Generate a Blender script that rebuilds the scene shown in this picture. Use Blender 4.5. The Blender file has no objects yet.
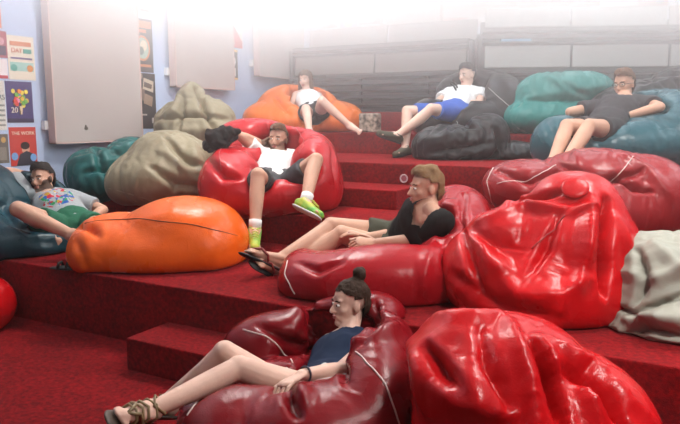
import bpy, bmesh, math, random
import numpy as np
from mathutils import Vector, Matrix, noise
R = math.radians
SC = bpy.context.scene
COL = SC.collection

# ---------------------------------------------------------------- camera
CAM_H, FOC, PITCH, YAW = 1.25, 661.0, math.atan(94/661.0), R(28.7)
cam_d = bpy.data.cameras.new('camera'); cam = bpy.data.objects.new('camera', cam_d); COL.objects.link(cam)
cam_d.sensor_width = 36; cam_d.lens = 36*FOC/680; cam_d.clip_start = .05
cam.location = (0, 0, CAM_H); cam.rotation_euler = (R(90)-PITCH, 0, YAW)
SC.camera = cam
FW = np.array([-math.sin(YAW), math.cos(YAW), 0.]); RT = np.array([math.cos(YAW), math.sin(YAW), 0.]); UP = np.array([0, 0, 1.])
def at(px, py, D):
    """room point seen at a photo position, D metres ahead of the camera"""
    u = (px-340)/FOC; v = (212-py)/FOC
    f = math.cos(PITCH)+v*math.sin(PITCH); z = -math.sin(PITCH)+v*math.cos(PITCH); t = D/f
    return FW*D + RT*(u*t) + UP*(CAM_H+z*t)
def proj(p):
    p = np.asarray(p, float)-np.array([0, 0, CAM_H]); f = p@FW; r = p@RT; z = p[2]
    d = f*math.cos(PITCH)-z*math.sin(PITCH); v = f*math.sin(PITCH)+z*math.cos(PITCH)
    return 340+FOC*r/d, 212-FOC*v/d

# ---------------------------------------------------------------- light and exposure
SC.view_settings.view_transform = 'Standard'; SC.view_settings.look = 'None'
SC.view_settings.gamma = 1; SC.view_settings.use_curve_mapping = False
SC.view_settings.exposure = -0.04
world = bpy.data.worlds.new('world'); SC.world = world; world.use_nodes = True
world.node_tree.nodes['Background'].inputs[0].default_value = (1, .97, .95, 1)
world.node_tree.nodes['Background'].inputs[1].default_value = .03
HZ_D, HZ_K, HZ_MAX = .021, 3.3, .42
SC.cycles.volume_bounces = 3
SC.cycles.volume_step_rate = 2.0
def area(name, loc, target, size, power, color=(1, .96, .92), sy=None, spread=180):
    l = bpy.data.lights.new(name, 'AREA'); l.energy = power; l.color = color
    l.size = size; l.spread = R(spread)
    if sy: l.shape = 'RECTANGLE'; l.size_y = sy
    o = bpy.data.objects.new(name, l); COL.objects.link(o); o.location = loc
    o.rotation_euler = (Vector(target)-Vector(loc)).to_track_quat('-Z', 'Y').to_euler()
    return o
for x, y, p in ((-3.6, 7.3, 70), (-1.2, 7.3, 80), (1.2, 7.2, 120), (-3.4, 5.6, 100), (-1.0, 5.6, 85), (1.5, 5.4, 115)):
    area('overhead_light', (x, y, 3.5), (x, y, 0), 1.2, p*.40, (.86, .95, 1), sy=.5)
area('overhead_light', (-3.0, 4.2, 3.6), (-2.8, 3.6, 0), .6, 150, sy=.25)
area('overhead_light', (.2, 3.9, 3.7), (.1, 3.0, 0), .6, 150, sy=.25)
area('overhead_light', (1.1, 1.1, 3.6), (.2, 2.7, .3), .5, 50, sy=.25, spread=80)  # fill lamp added for the fronts of the near bags
area('bloom_fill_light', (-3.0, .6, 3.15), (-4.6, 6.0, 3.1), .8, 140, (.86, .94, 1), sy=.3, spread=46)  # this and the next two: lamps added to whiten the upper volume, not fittings
area('bloom_fill_light', (-.6, .6, 3.15), (-1.5, 8.0, 3.1), .8, 22, (.86, .94, 1), sy=.3, spread=46)
area('bloom_fill_light', (1.6, .8, 3.15), (1.6, 8.0, 3.1), .8, 62, (.86, .94, 1), sy=.3, spread=46)

# ---------------------------------------------------------------- materials
MATS = {}
def srgb(h):
    c = [int(h[i:i+2], 16)/255 for i in (0, 2, 4)]
    return tuple([x/12.92 if x <= .04045 else ((x+.055)/1.055)**2.4 for x in c])
def mat(name, col, rough=.5, spec=.5, bump=0, scale=60, var=0, vscale=3, detail=4, coat=0, sheen=0, metal=0, dist=.01, col2=None, sss=0):
    if name in MATS: return MATS[name]
    m = bpy.data.materials.new(name); m.use_nodes = True; nt = m.node_tree; b = nt.nodes['Principled BSDF']
    if isinstance(col, str): col = srgb(col)
    b.inputs['Base Color'].default_value = (*col, 1); b.inputs['Roughness'].default_value = rough
    b.inputs['Specular IOR Level'].default_value = spec; b.inputs['Metallic'].default_value = metal
    if coat: b.inputs['Coat Weight'].default_value = coat; b.inputs['Coat Roughness'].default_value = .15
    if sheen: b.inputs['Sheen Weight'].default_value = sheen
    if sss: b.inputs['Subsurface Weight'].default_value = sss; b.inputs['Subsurface Radius'].default_value = (.02, .008, .004); b.inputs['Subsurface Scale'].default_value = .5
    tc = nt.nodes.new('ShaderNodeTexCoord')
    if var:
        n = nt.nodes.new('ShaderNodeTexNoise'); n.inputs['Scale'].default_value = vscale; n.inputs['Detail'].default_value = 5
        r = nt.nodes.new('ShaderNodeValToRGB'); r.color_ramp.elements[0].position = .35; r.color_ramp.elements[1].position = .65
        c2 = col2 if col2 else tuple(x*(1-var) for x in col)
        if isinstance(c2, str): c2 = srgb(c2)
        r.color_ramp.elements[0].color = (*c2, 1); r.color_ramp.elements[1].color = (*col, 1)
        nt.links.new(tc.outputs['Object'], n.inputs['Vector']); nt.links.new(n.outputs['Fac'], r.inputs['Fac']); nt.links.new(r.outputs['Color'], b.inputs['Base Color'])
    if bump:
        n = nt.nodes.new('ShaderNodeTexNoise'); n.inputs['Scale'].default_value = scale; n.inputs['Detail'].default_value = detail
        bp = nt.nodes.new('ShaderNodeBump'); bp.inputs['Strength'].default_value = bump; bp.inputs['Distance'].default_value = dist
        nt.links.new(tc.outputs['Object'], n.inputs['Vector']); nt.links.new(n.outputs['Fac'], bp.inputs['Height']); nt.links.new(bp.outputs['Normal'], b.inputs['Normal'])
    MATS[name] = m; return m
def vinyl(name, col, rough=.25, grain=.22, spec=.26):
    """bean-bag vinyl: fine leather grain over soft wrinkles"""
    if name in MATS: return MATS[name]
    if isinstance(col, str): col = srgb(col)
    m = bpy.data.materials.new(name); m.use_nodes = True; nt = m.node_tree; b = nt.nodes['Principled BSDF']; L = nt.links.new
    b.inputs['Specular IOR Level'].default_value = spec
    tc = nt.nodes.new('ShaderNodeTexCoord')
    n = nt.nodes.new('ShaderNodeTexNoise'); n.inputs['Scale'].default_value = 2.5; n.inputs['Detail'].default_value = 5; L(tc.outputs['Object'], n.inputs['Vector'])
    r = nt.nodes.new('ShaderNodeValToRGB'); r.color_ramp.elements[0].position = .3; r.color_ramp.elements[1].position = .7
    r.color_ramp.elements[0].color = (*[c*.78 for c in col], 1); r.color_ramp.elements[1].color = (*col, 1)
    L(n.outputs['Fac'], r.inputs['Fac']); L(r.outputs['Color'], b.inputs['Base Color'])
    mr = nt.nodes.new('ShaderNodeMapRange'); mr.inputs['To Min'].default_value = rough-.06; mr.inputs['To Max'].default_value = rough+.1
    L(n.outputs['Fac'], mr.inputs['Value']); L(mr.outputs['Result'], b.inputs['Roughness'])
    v = nt.nodes.new('ShaderNodeTexVoronoi'); v.inputs['Scale'].default_value = 190; L(tc.outputs['Object'], v.inputs['Vector'])
    w = nt.nodes.new('ShaderNodeTexNoise'); w.inputs['Scale'].default_value = 9; w.inputs['Detail'].default_value = 3; w.inputs['Distortion'].default_value = 1.2; L(tc.outputs['Object'], w.inputs['Vector'])
    b1 = nt.nodes.new('ShaderNodeBump'); b1.inputs['Strength'].default_value = grain; b1.inputs['Distance'].default_value = .002
    b2 = nt.nodes.new('ShaderNodeBump'); b2.inputs['Strength'].default_value = .18; b2.inputs['Distance'].default_value = .02
    L(v.outputs['Distance'], b1.inputs['Height']); L(w.outputs['Fac'], b2.inputs['Height']); L(b2.outputs['Normal'], b1.inputs['Normal']); L(b1.outputs['Normal'], b.inputs['Normal'])
    MATS[name] = m; return m

# ---------------------------------------------------------------- object helpers
def tag(o, label=None, cat=None, group=None, kind=None):
    if label: o['label'] = label
    if cat: o['category'] = cat
    if group: o['group'] = group
    if kind: o['kind'] = kind
    return o
def empty(name, loc, label, cat, group=None):
    o = bpy.data.objects.new(name, None); COL.objects.link(o); o.location = Vector([float(x) for x in loc]); o.empty_display_size = .1
    return tag(o, label, cat, group)
def mesh_obj(name, verts, faces, m, parent=None, smooth=True):
    """world-space verts -> one mesh object whose origin is its base (or its parent's origin)"""
    verts = np.asarray(verts, float)
    if parent is not None:
        P = np.array(parent.location)
        q = parent.parent
        while q is not None: P = P+np.array(q.location); q = q.parent
        org = P
    else:
        org = np.array([(verts[:, 0].min()+verts[:, 0].max())/2, (verts[:, 1].min()+verts[:, 1].max())/2, verts[:, 2].min()])
    me = bpy.data.meshes.new(name); me.from_pydata((verts-org).tolist(), [], [tuple(int(i) for i in f) for f in faces]); me.update()
    if smooth: me.polygons.foreach_set('use_smooth', [True]*len(me.polygons))
    o = bpy.data.objects.new(name, me); COL.objects.link(o)
    if parent is not None: o.parent = parent
    else: o.location = org
    if m is not None: me.materials.append(m)
    return o
class MB:
    """collects shapes into one mesh"""
    def __init__(s): s.v = []; s.f = []
    def add(s, v, f):
        n = len(s.v); s.v += [tuple(float(c) for c in p) for p in v]; s.f += [tuple(i+n for i in q) for q in f]; return s
    def box(s, a, b, M=None, bev=0):
        bm = bmesh.new(); bmesh.ops.create_cube(bm, size=1)
        for v in bm.verts: v.co = Vector([(a[i]+b[i])/2+v.co[i]*(b[i]-a[i]) for i in range(3)])
        if bev: bmesh.ops.bevel(bm, geom=list(bm.edges), offset=bev, segments=2, affect='EDGES', profile=.5)
        if M is not None: bm.transform(M)
        bm.verts.index_update(); s.add([v.co for v in bm.verts], [[v.index for v in f.verts] for f in bm.faces]); bm.free(); return s
    def tube(s, pts, rad, seg=8, closed=False):
        pts = [Vector([float(c) for c in p]) for p in pts]; n = len(pts); rr = rad if hasattr(rad, '__len__') else [rad]*n
        V = []; F = []; prev = None
        for i, p in enumerate(pts):
            a = pts[(i-1) % n] if closed else pts[max(i-1, 0)]; b = pts[(i+1) % n] if closed else pts[min(i+1, n-1)]
            t = (b-a)
            t = t.normalized() if t.length > 1e-9 else Vector((0, 0, 1))
            if prev is None: u = t.orthogonal().normalized()
            else:
                u = prev-t*prev.dot(t); u = u.normalized() if u.length > 1e-6 else t.orthogonal().normalized()
            prev = u; w = t.cross(u)
            for k in range(seg):
                th = 2*math.pi*k/seg; V.append(p+(u*math.cos(th)+w*math.sin(th))*rr[i])
        for i in range(n if closed else n-1):
            j = (i+1) % n
            for k in range(seg): F.append((i*seg+k, i*seg+(k+1) % seg, j*seg+(k+1) % seg, j*seg+k))
        if not closed:
            F.append(tuple(range(seg))[::-1]); F.append(tuple((n-1)*seg+k for k in range(seg)))
        return s.add(V, F)
    def ball(s, c, r, M=None, u=14, v=9):
        r = r if hasattr(r, '__len__') else (r, r, r); V = []; F = []
        V.append((0, 0, 1))
        for i in range(1, v):
            ph = math.pi*i/v
            for k in range(u): th = 2*math.pi*k/u; V.append((math.sin(ph)*math.cos(th), math.sin(ph)*math.sin(th), math.cos(ph)))
        V.append((0, 0, -1)); e = len(V)-1
        for k in range(u): F.append((0, 1+k, 1+(k+1) % u)); F.append((e, 1+(v-2)*u+(k+1) % u, 1+(v-2)*u+k))
        for i in range(v-2):
            for k in range(u): F.append((1+i*u+k, 1+(i+1)*u+k, 1+(i+1)*u+(k+1) % u, 1+i*u+(k+1) % u))
        A = np.array(V)*np.array(r)
        if M is not None: A = A@np.asarray(M).T     # M columns = local axes in room
        return s.add(A+np.asarray(c, float), F)
    def cone(s, a, b, ra, rb, flat=False, seg=16, ex=(1, 1), side=None):
        """tapered capsule a->b; ex stretches the section along side / across"""
        a = np.asarray(a, float); b = np.asarray(b, float); t = b-a; L = np.linalg.norm(t); t = t/max(L, 1e-9)
        if side is None:
            side = np.array([1., 0, 0]) if abs(t[0]) < .8 else np.array([0, 1., 0])
        u = np.asarray(side, float)-t*np.dot(side, t); u /= np.linalg.norm(u); w = np.cross(t, u)
        rings = []
        if flat: rings = [(0, ra), (L*.5, (ra+rb)/2), (L, rb)]
        else:
            for q in (75, 50, 25): rings.append((-ra*math.sin(R(q)), ra*math.cos(R(q))))
            for q in (0, .25, .5, .75, 1): rings.append((L*q, ra+(rb-ra)*q))
            for q in (25, 50, 75): rings.append((L+rb*math.sin(R(q)), rb*math.cos(R(q))))
        V = []; F = []
        for d, r in rings:
            for k in range(seg):
                th = 2*math.pi*k/seg; V.append(a+t*d+u*math.cos(th)*r*ex[0]+w*math.sin(th)*r*ex[1])
        for i in range(len(rings)-1):
            for k in range(seg): F.append((i*seg+k, i*seg+(k+1) % seg, (i+1)*seg+(k+1) % seg, (i+1)*seg+k))
        F.append(tuple(range(seg))[::-1]); F.append(tuple((len(rings)-1)*seg+k for k in range(seg)))
        return s.add(V, F)
    def build(s, name, m, parent=None, smooth=False):
        return mesh_obj(name, s.v, s.f, m, parent, smooth)
def remesh(mb, voxel, smooth=4, factor=.5):
    """fuses overlapping closed shapes into one continuous skin; returns verts, faces"""
    me = bpy.data.meshes.new('t'); me.from_pydata(mb.v, [], mb.f); me.update()
    o = bpy.data.objects.new('t', me); COL.objects.link(o)
    r = o.modifiers.new('r', 'REMESH'); r.mode = 'VOXEL'; r.voxel_size = voxel
    if smooth: q = o.modifiers.new('s', 'SMOOTH'); q.iterations = smooth; q.factor = factor
    dg = bpy.context.evaluated_depsgraph_get(); e = o.evaluated_get(dg); m2 = e.to_mesh()
    V = np.empty(len(m2.vertices)*3); m2.vertices.foreach_get('co', V); V = V.reshape(-1, 3).copy()
    F = [tuple(p.vertices) for p in m2.polygons]
    e.to_mesh_clear(); bpy.data.objects.remove(o); bpy.data.meshes.remove(me)
    return V, F
def cut(V, F, keep):
    """keeps the faces whose vertices all satisfy keep(V)"""
    k = keep(V); F2 = [f for f in F if all(k[i] for i in f)]
    used = sorted({i for f in F2 for i in f}); mp = {a: b for b, a in enumerate(used)}
    return V[used], [tuple(mp[i] for i in f) for f in F2]
def nrm(v): v = np.asarray(v, float); return v/max(np.linalg.norm(v), 1e-9)
def cam_dir(x, y, z): return RT*x+FW*y+UP*z       # x right in the photo, y away, z up
# ---------------------------------------------------------------- tiers of the room
TIERS = [(2.58, .36), (3.87, .577), (4.88, .887), (6.14, 1.098), (7.25, 1.32)]   # front edge Y, top z
WALL_X, WALL_Y = -5.0, 8.6
def floor_at(y):
    z = 0
    for Y, h in TIERS:
        if y >= Y: z = h
    return z
def out_of_stairs(P, eps=.004):
    P = P.copy()
    for _ in range(2):
        for Y, h in TIERS:
            ins = (P[:, 1] > Y-eps) & (P[:, 2] < h+eps)
            up = h+eps-P[:, 2]; fr = P[:, 1]-(Y-eps)
            a = ins & (up <= fr); b = ins & ~(up <= fr)
            P[a, 2] = h+eps; P[b, 1] = Y-eps
    P[:, 2] = np.maximum(P[:, 2], eps); P[:, 0] = np.maximum(P[:, 0], WALL_X+.03)
    return P
# ---------------------------------------------------------------- bag cloth: a skin over soft volumes, slackened and settled
CARVE = []; SWEEP = -FW*.2+UP*1.0
def color_edges(E, nv):
    last = [0]*nv; col = []
    for a, b in E:
        m = last[a] | last[b]; c = 0
        while m >> c & 1: c += 1
        last[a] |= 1 << c; last[b] |= 1 << c; col.append(c)
    col = np.array(col); return [np.nonzero(col == c)[0] for c in range(col.max()+1)]
def lap(P, EE, nb):
    S = np.empty_like(P)
    for k in range(3):
        S[:, k] = np.bincount(EE[:, 0], P[EE[:, 1], k], len(P))+np.bincount(EE[:, 1], P[EE[:, 0], k], len(P))
    return S/nb[:, None]-P
def normals(P, Fq):
    a, b, c, d = (P[Fq[:, k]] for k in range(4)); n = np.cross(c-a, d-b); N = np.zeros_like(P)
    for k in range(4):
        for j in range(3): N[:, j] += np.bincount(Fq[:, k], n[:, j], len(P))
    return N/np.maximum(np.linalg.norm(N, axis=1), 1e-12)[:, None]
def sdf(P, blobs, k=.05):
    """blobs: (centre, radii(3), sign) in camera-turned axes; smooth union, then smooth carving"""
    pos = None; B = np.stack([RT, FW, UP])
    acc = 0
    for c, r, s in blobs:
        if s < 0: continue
        q = (P-c)@B.T; r = np.asarray(r)
        k0 = np.linalg.norm(q/r, axis=-1); k1 = np.linalg.norm(q/(r*r), axis=-1); d = k0*(k0-1)/np.maximum(k1, 1e-6)
        acc = acc+np.exp(-np.clip(d/k, -40, 40))
    pos = -k*np.log(acc)
    for c, r, s in blobs:
        if s > 0: continue
        q = (P-c)@B.T; r = np.asarray(r)
        k0 = np.linalg.norm(q/r, axis=-1); k1 = np.linalg.norm(q/(r*r), axis=-1); d = -k0*(k0-1)/np.maximum(k1, 1e-6)
        h = np.clip(.5-.5*(pos-d)/.08, 0, 1); pos = pos*(1-h)+d*h+.08*h*(1-h)
    for (a, b, r) in CARVE:
        ab = b-a; l2 = ab@ab+1e-9
        for t in (0, .12, .26, .42):
            w = P-(a+SWEEP*t); h = np.clip((w@ab)/l2, 0, 1); d = r+t*.02-np.linalg.norm(w-h[..., None]*ab, axis=-1)
            h = np.clip(.5-.5*(pos-d)/.04, 0, 1); pos = pos*(1-h)+d*h+.04*h*(1-h)
    return pos
def solid(P, blobs, k):
    d = sdf(P, blobs, k); d = np.maximum(d, -P[..., 2]+.002)
    for Y, h in TIERS: d = np.maximum(d, np.minimum(P[..., 1]-Y, h-P[..., 2])+.003)
    return np.maximum(d, WALL_X+.03-P[..., 0])
def skin(blobs, k, h):
    """surface nets over the volume at cell size h"""
    B = np.stack([RT, FW, UP]); lo = np.full(3, 9.); hi = np.full(3, -9.)
    for c, r, s in blobs:
        if s > 0: m = max(r)+.04; lo = np.minimum(lo, c-m); hi = np.maximum(hi, c+m)
    lo[2] = max(lo[2], -2*h); n = np.ceil((hi-lo)/h).astype(int)+2
    G = np.stack(np.meshgrid(*[lo[i]+h*np.arange(n[i]) for i in range(3)], indexing='ij'), -1); S = solid(G, blobs, k)
    ins = S < 0; acc = np.zeros(tuple(n-1)+(3,)); cnt = np.zeros(tuple(n-1))
    for ax in range(3):
        sl = lambda a, b: tuple(slice(a, b) if q == ax else slice(None) for q in range(3))
        s0, s1 = S[sl(None, -1)], S[sl(1, None)]; cr = (s0 < 0) != (s1 < 0); t = np.where(cr, s0/(s0-s1+1e-12), 0)
        P = G[sl(None, -1)].copy(); P[..., ax] += t*h
        o = [q for q in range(3) if q != ax]
        for da in (0, 1):
            for db in (0, 1):
                s2 = [slice(None)]*3; s2[o[0]] = slice(da, n[o[0]]-1+da); s2[o[1]] = slice(db, n[o[1]]-1+db); s2 = tuple(s2)
                acc += np.where(cr[s2][..., None], P[s2], 0); cnt += cr[s2]
    act = cnt > 0; idx = -np.ones(act.shape, int); idx[act] = np.arange(act.sum()); V = acc[act]/cnt[act][:, None]; F = []
    for ax in range(3):
        a, b = [q for q in range(3) if q != ax]
        s0 = np.take(ins, range(0, n[ax]-1), ax); s1 = np.take(ins, range(1, n[ax]), ax); E = np.argwhere(s0 != s1)
        E = E[(E[:, a] > 0) & (E[:, b] > 0) & (E[:, a] < n[a]-1) & (E[:, b] < n[b]-1)]
        if not len(E): continue
        def c(da, db): q = E.copy(); q[:, a] -= da; q[:, b] -= db; return idx[q[:, 0], q[:, 1], q[:, 2]]
        Q = np.stack([c(0, 0), c(1, 0), c(1, 1), c(0, 1)], 1); fl = s0[E[:, 0], E[:, 1], E[:, 2]]
        if ax == 1: fl = ~fl
        Q[~fl] = Q[~fl][:, ::-1]; F.append(Q)
    F = np.vstack(F); F = F[(F >= 0).all(1)]
    # keep the largest piece
    lab = np.arange(len(V))
    for _ in range(400):
        m = lab[F].min(1); l2 = lab.copy()
        for q in range(4): np.minimum.at(l2, F[:, q], m)
        l2 = l2[l2]
        if (l2 == lab).all(): break
        lab = l2
    big = np.bincount(lab).argmax(); kp = lab == big; mp = -np.ones(len(V), int); mp[kp] = np.arange(kp.sum()); F = mp[F[kp[F[:, 0]]]]; V = V[kp]
    E = np.sort(np.vstack([F[:, [0, 1]], F[:, [1, 2]], F[:, [2, 3]], F[:, [3, 0]]]), axis=1); E = np.unique(E, axis=0)
    Dg = np.vstack([F[:, [0, 2]], F[:, [1, 3]]]); A = np.vstack([E, Dg]); st = np.array([1.]*len(E)+[.5]*len(Dg))
    nb = np.maximum(np.bincount(E[:, 0], minlength=len(V))+np.bincount(E[:, 1], minlength=len(V)), 1)
    return V, F, A, st, E, nb
def fbm(P, sc, seed, oc=2):
    off = Vector((seed*7.13, seed*3.7, seed*1.9)); return np.array([noise.fractal(Vector(p)*sc+off, 1.0, 2.0, oc) for p in P])
def near(P, line):
    """distance to a polyline and position along it"""
    best = np.full(len(P), 9.); tt = np.zeros(len(P)); m = len(line)-1
    for i in range(m):
        a, b = line[i], line[i+1]; d = b-a; t = np.clip(((P-a)@d)/(d@d+1e-9), 0, 1); r = np.linalg.norm(P-a-t[:, None]*d, axis=1)
        w = r < best; best[w] = r[w]; tt[w] = (i+t[w])/m
    return best, tt
def interp(src, val, dst, rad):
    out = np.zeros((len(dst), 3))
    for i in range(0, len(dst), 1000):
        d2 = ((dst[i:i+1000, None, :]-src[None])**2).sum(-1); w = np.exp(-(d2-d2.min(1)[:, None])/(rad*rad)); out[i:i+1000] = (w@val)/w.sum(1)[:, None]
    return out
def bag_shape(blobs, k=.05, seed=1, excess=(.10, .04), goal=.04, press=.0009, caps=(), creases=(), grav=.0006, cells=(.085, .045, .026), iters=(50, 45, 40), bend=.12, fine=.003):
    prev = None
    for li, h in enumerate(cells):
        V, F, A, st, E, nb = skin(blobs, k, h)
        for _ in range(2): V = V+.4*lap(V, E, nb)
        B = V; N = normals(B, F)
        for line, amp, wd in creases:
            r, t = near(V, line); w_ = wd*.43*(.6+.5*np.sin(np.pi*t)); tap = np.sin(np.pi*(.08+.84*t))**.6
            g = np.exp(-(r/(w_*.8))**1.15) if amp > 0 else np.exp(-(r/(w_*.55))**2)-.22*np.exp(-((r-1.3*w_)/(w_*.6))**2)
            B = B+N*(.95*amp*tap*g)[:, None]
        B = out_of_stairs(B); cols = color_edges(A.tolist(), len(V))
        if prev is None: X = B+N*(fbm(B, 4.5, seed)*.045)[:, None]
        else: X = B+interp(prev[0], prev[1], V, prev[2]*.8)+N*(fbm(B, 9.0*(1+li), seed+li)*fine)[:, None]
        dv = B[A[:, 0]]-B[A[:, 1]]; rest = np.linalg.norm(dv, axis=1); vert = np.abs(dv[:, 2])/np.maximum(rest, 1e-9)
        rest = rest*(1+(excess[0]*(1-vert)+excess[1]*vert)*(1+.15*li)); L0 = lap(B, E, nb)
        for it in range(iters[li]):
            N = normals(X, F); X = X+(B-X)*goal+N*press; X[:, 2] -= grav
            for c in cols:
                a = A[c, 0]; b = A[c, 1]; d = X[b]-X[a]; l = np.linalg.norm(d, axis=1); g = (.5*st[c]*(l-rest[c])/np.maximum(l, 1e-9))[:, None]*d; X[a] += g; X[b] -= g
            L = lap(X, E, nb)-L0*.5; X = X+bend*L-bend*.6*lap(L, E, nb)
            for (p, q, r) in caps:
                d = q-p; t = np.clip(((X-p)@d)/(d@d+1e-9), 0, 1); w = X-(p+t[:, None]*d); l = np.linalg.norm(w, axis=1); m = l < r
                if m.any(): X[m] = X[m]+(w[m]/np.maximum(l[m], 1e-6)[:, None])*(r-l[m])[:, None]
            X = out_of_stairs(X)
        prev = (V, X-B, h)
    return V, F, X, normals(X, F)
def ray_hit(px, py, dc, blobs, k):
    O = np.array([0, 0, CAM_H]); r = at(px, py, 1.)-O; T = np.linspace(max(dc-1.0, .3), dc+.8, 260); S = solid(O+r*T[:, None], blobs, k)
    i = int(np.argmax(S < 0)) if (S < 0).any() else int(np.argmin(S)); return O+r*T[i]
def on_bag(pts, D0, bl, k, n=12):
    H = []
    for a, b in zip(pts[:-1], pts[1:]):
        for t in np.linspace(0, 1, n)[:-1]: H.append(ray_hit(a[0]*(1-t)+b[0]*t, a[1]*(1-t)+b[1]*t, D0, bl, k))
    H.append(ray_hit(*pts[-1][:2], D0, bl, k)); return np.array(H)
def bean_bag(label, m, D0, blobs, piping=(), pip_mat=None, seed=1, name='bean_bag', group=None, button=None, **kw):
    """blobs: (px, py, D offset, half width px, half height px, depth radius m[, -1 to carve]): real volumes at real distances"""
    bl = []
    for b in blobs:
        px, py, dd, rx, rz, ry = b[:6]; s = b[6] if len(b) > 6 else 1; D = D0+dd
        bl.append((at(px, py, D), (rx*D/FOC, ry, rz*D/FOC), s))
    kk = kw.pop('k', .05); CARVE.clear(); CARVE.extend(kw.get('caps', ())); kw.pop('C', None)
    cr = [(on_bag(c[0], D0, bl, kk, 5), c[1], c[2]) for c in kw.pop('creases', [])]
    V, F, X, N = bag_shape(bl, k=kk, creases=cr, seed=seed, **kw); h = kw.get('cells', (.085, .045, .026))[-1]
    o = mesh_obj(name, X, F, m); tag(o, label, 'bean bag', group)
    sb = o.modifiers.new('smooth', 'SUBSURF'); sb.levels = 1; sb.render_levels = 1
    for pts in piping:
        q = on_bag(pts, D0, bl, kk, 16); p = interp(V, X+N*.0015, q, h*.7)
        for _ in range(3): p[1:-1] = p[1:-1]*.5+(p[:-2]+p[2:])*.25
        MB().tube(p, .0035, 6).build('piping', pip_mat, o, True)
    if button:
        q = on_bag([button[:2], button[:2]], D0, bl, kk, 2)[:1]; p = interp(V, X, q, h)[0]; nn = nrm(interp(V, N, q, .06)[0]); r = button[2]; u = nrm(np.cross(nn, UP)); w = np.cross(nn, u)
        MB().ball(p, (r, r, .014), np.stack([u, w, nn], 1), 24, 10).build('top_cap', m, o, True)
    return o
# ---------------------------------------------------------------- people
def J(parent, px, py, L, sgn=0):
    """the point on the sight line of a photo position that lies L from the parent joint (sgn: farther +, nearer -)"""
    O = np.array([0, 0, CAM_H]); r = at(px, py, 1.)-O; r /= np.linalg.norm(r); w = parent-O
    b = w@r; c = w@w-L*L; d = b*b-c
    if d < 0:
        q = O+r*b-parent; return parent+q/np.linalg.norm(q)*L
    return O+r*(b+(math.sqrt(d) if sgn >= 0 else -math.sqrt(d)))
def skeleton(s, pelvis, neck, sh_l, sh_r, arms, legs, head, look, up=(0, 0, 1)):
    """l/r are image-left and image-right; every joint is (px, py, sign)"""
    K = {'s': s}; K['pelvis'] = at(*pelvis); K['neck'] = J(K['pelvis'], neck[0], neck[1], .50*s, neck[2])
    sp = nrm(K['neck']-K['pelvis']); K['spine'] = sp
    base = K['neck']-sp*.045*s
    for n, q in (('L', sh_l), ('R', sh_r)): K['sh'+n] = J(base, q[0], q[1], .175*s, q[2])
    lat = nrm(K['shR']-K['shL']); K['lat'] = lat; lp = nrm(lat-sp*(lat@sp)*.8); K['latp'] = lp
    K['hipL'] = K['pelvis']-lp*.085*s; K['hipR'] = K['pelvis']+lp*.085*s
    for n in 'LR':
        a = arms[n]; K['el'+n] = J(K['sh'+n], a[0][0], a[0][1], .28*s, a[0][2]); K['wr'+n] = J(K['el'+n], a[1][0], a[1][1], .25*s, a[1][2])
        K['ha'+n] = J(K['wr'+n], a[2][0], a[2][1], .1*s, a[2][2]); K['pn'+n] = nrm(cam_dir(*a[3])); K['curl'+n] = a[4] if len(a) > 4 else 22
        l = legs[n]; K['kn'+n] = J(K['hip'+n], l[0][0], l[0][1], .43*s, l[0][2]); K['an'+n] = J(K['kn'+n], l[1][0], l[1][1], .41*s, l[1][2])
        K['to'+n] = J(K['an'+n], l[2][0], l[2][1], .2*s, l[2][2])
    K['look'] = nrm(cam_dir(*look)); u = nrm(cam_dir(*up)); u = nrm(u-K['look']*(u@K['look'])); K['up'] = u; K['left'] = np.cross(u, K['look'])
    K['head'] = J(K['neck'], head[0], head[1], .155*s, head[2])
    return K
def caps_of(K, g=.012):
    s = K['s']; C = []
    for a, b, r in (('pelvis', 'neck', .125), ('neck', 'head', .09), ('shL', 'shR', .07), ('hipL', 'knL', .08), ('hipR', 'knR', .08), ('knL', 'anL', .052), ('knR', 'anR', .052),
                    ('shL', 'elL', .05), ('shR', 'elR', .05), ('elL', 'wrL', .045), ('elR', 'wrR', .045), ('wrL', 'haL', .045), ('wrR', 'haR', .045)):
        C.append((K[a], K[b], r*s+g))
    return C
SKIN = lambda t: mat('skin_'+t, {'fair': (.74, .47, .37), 'tan': (.60, .34, .235), 'light': (.72, .48, .38)}[t], rough=.5, spec=.35, bump=.05, scale=90, var=.12, vscale=9, sss=.08)
def fingers(mb, K, n, s):
    w = K['wr'+n]; h = K['ha'+n]; d = nrm(h-w); pn = K['pn'+n]; pn = nrm(pn-d*(pn@d)); ac = np.cross(d, pn)      # pn: back of the hand
    side = 1 if (ac@(K['head']-h)) > 0 else -1; ac = ac*side            # thumb towards the head
    curl = R(K['curl'+n])
    for k, (o, L) in enumerate(((.031, .068), (.0105, .078), (-.0105, .073), (-.030, .058))):
        p = h+ac*o*s-d*.012*s; q = d*math.cos(.1)+ac*(o*2.2); q = nrm(q); cu = curl*.7
        for j, f in enumerate((.45, .32, .23)):
            q2 = nrm(q*math.cos(cu)-pn*math.sin(cu)); e = p+q2*L*f*s*1.15
            mb.cone(p, e, (.0098-.0012*j)*s, (.0088-.0012*j)*s, seg=8); p = e; q = q2; cu = curl
    p = w+d*.025*s+ac*.024*s; q = nrm(d*.7+ac*.75-pn*.25)
    for L, r in ((.042, .0125), (.034, .0105), (.026, .009)):
        e = p+q*L*s; mb.cone(p, e, r*s, (r-.0012)*s, seg=8); p = e; q = nrm(q+d*.35-pn*.1)
def head_pts(K):
    s = K['s']; c = K['head']; f, u, l = K['look'], K['up'], K['left']
    return lambda a, b, z: c+(l*a+f*b+u*z)*s
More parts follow.
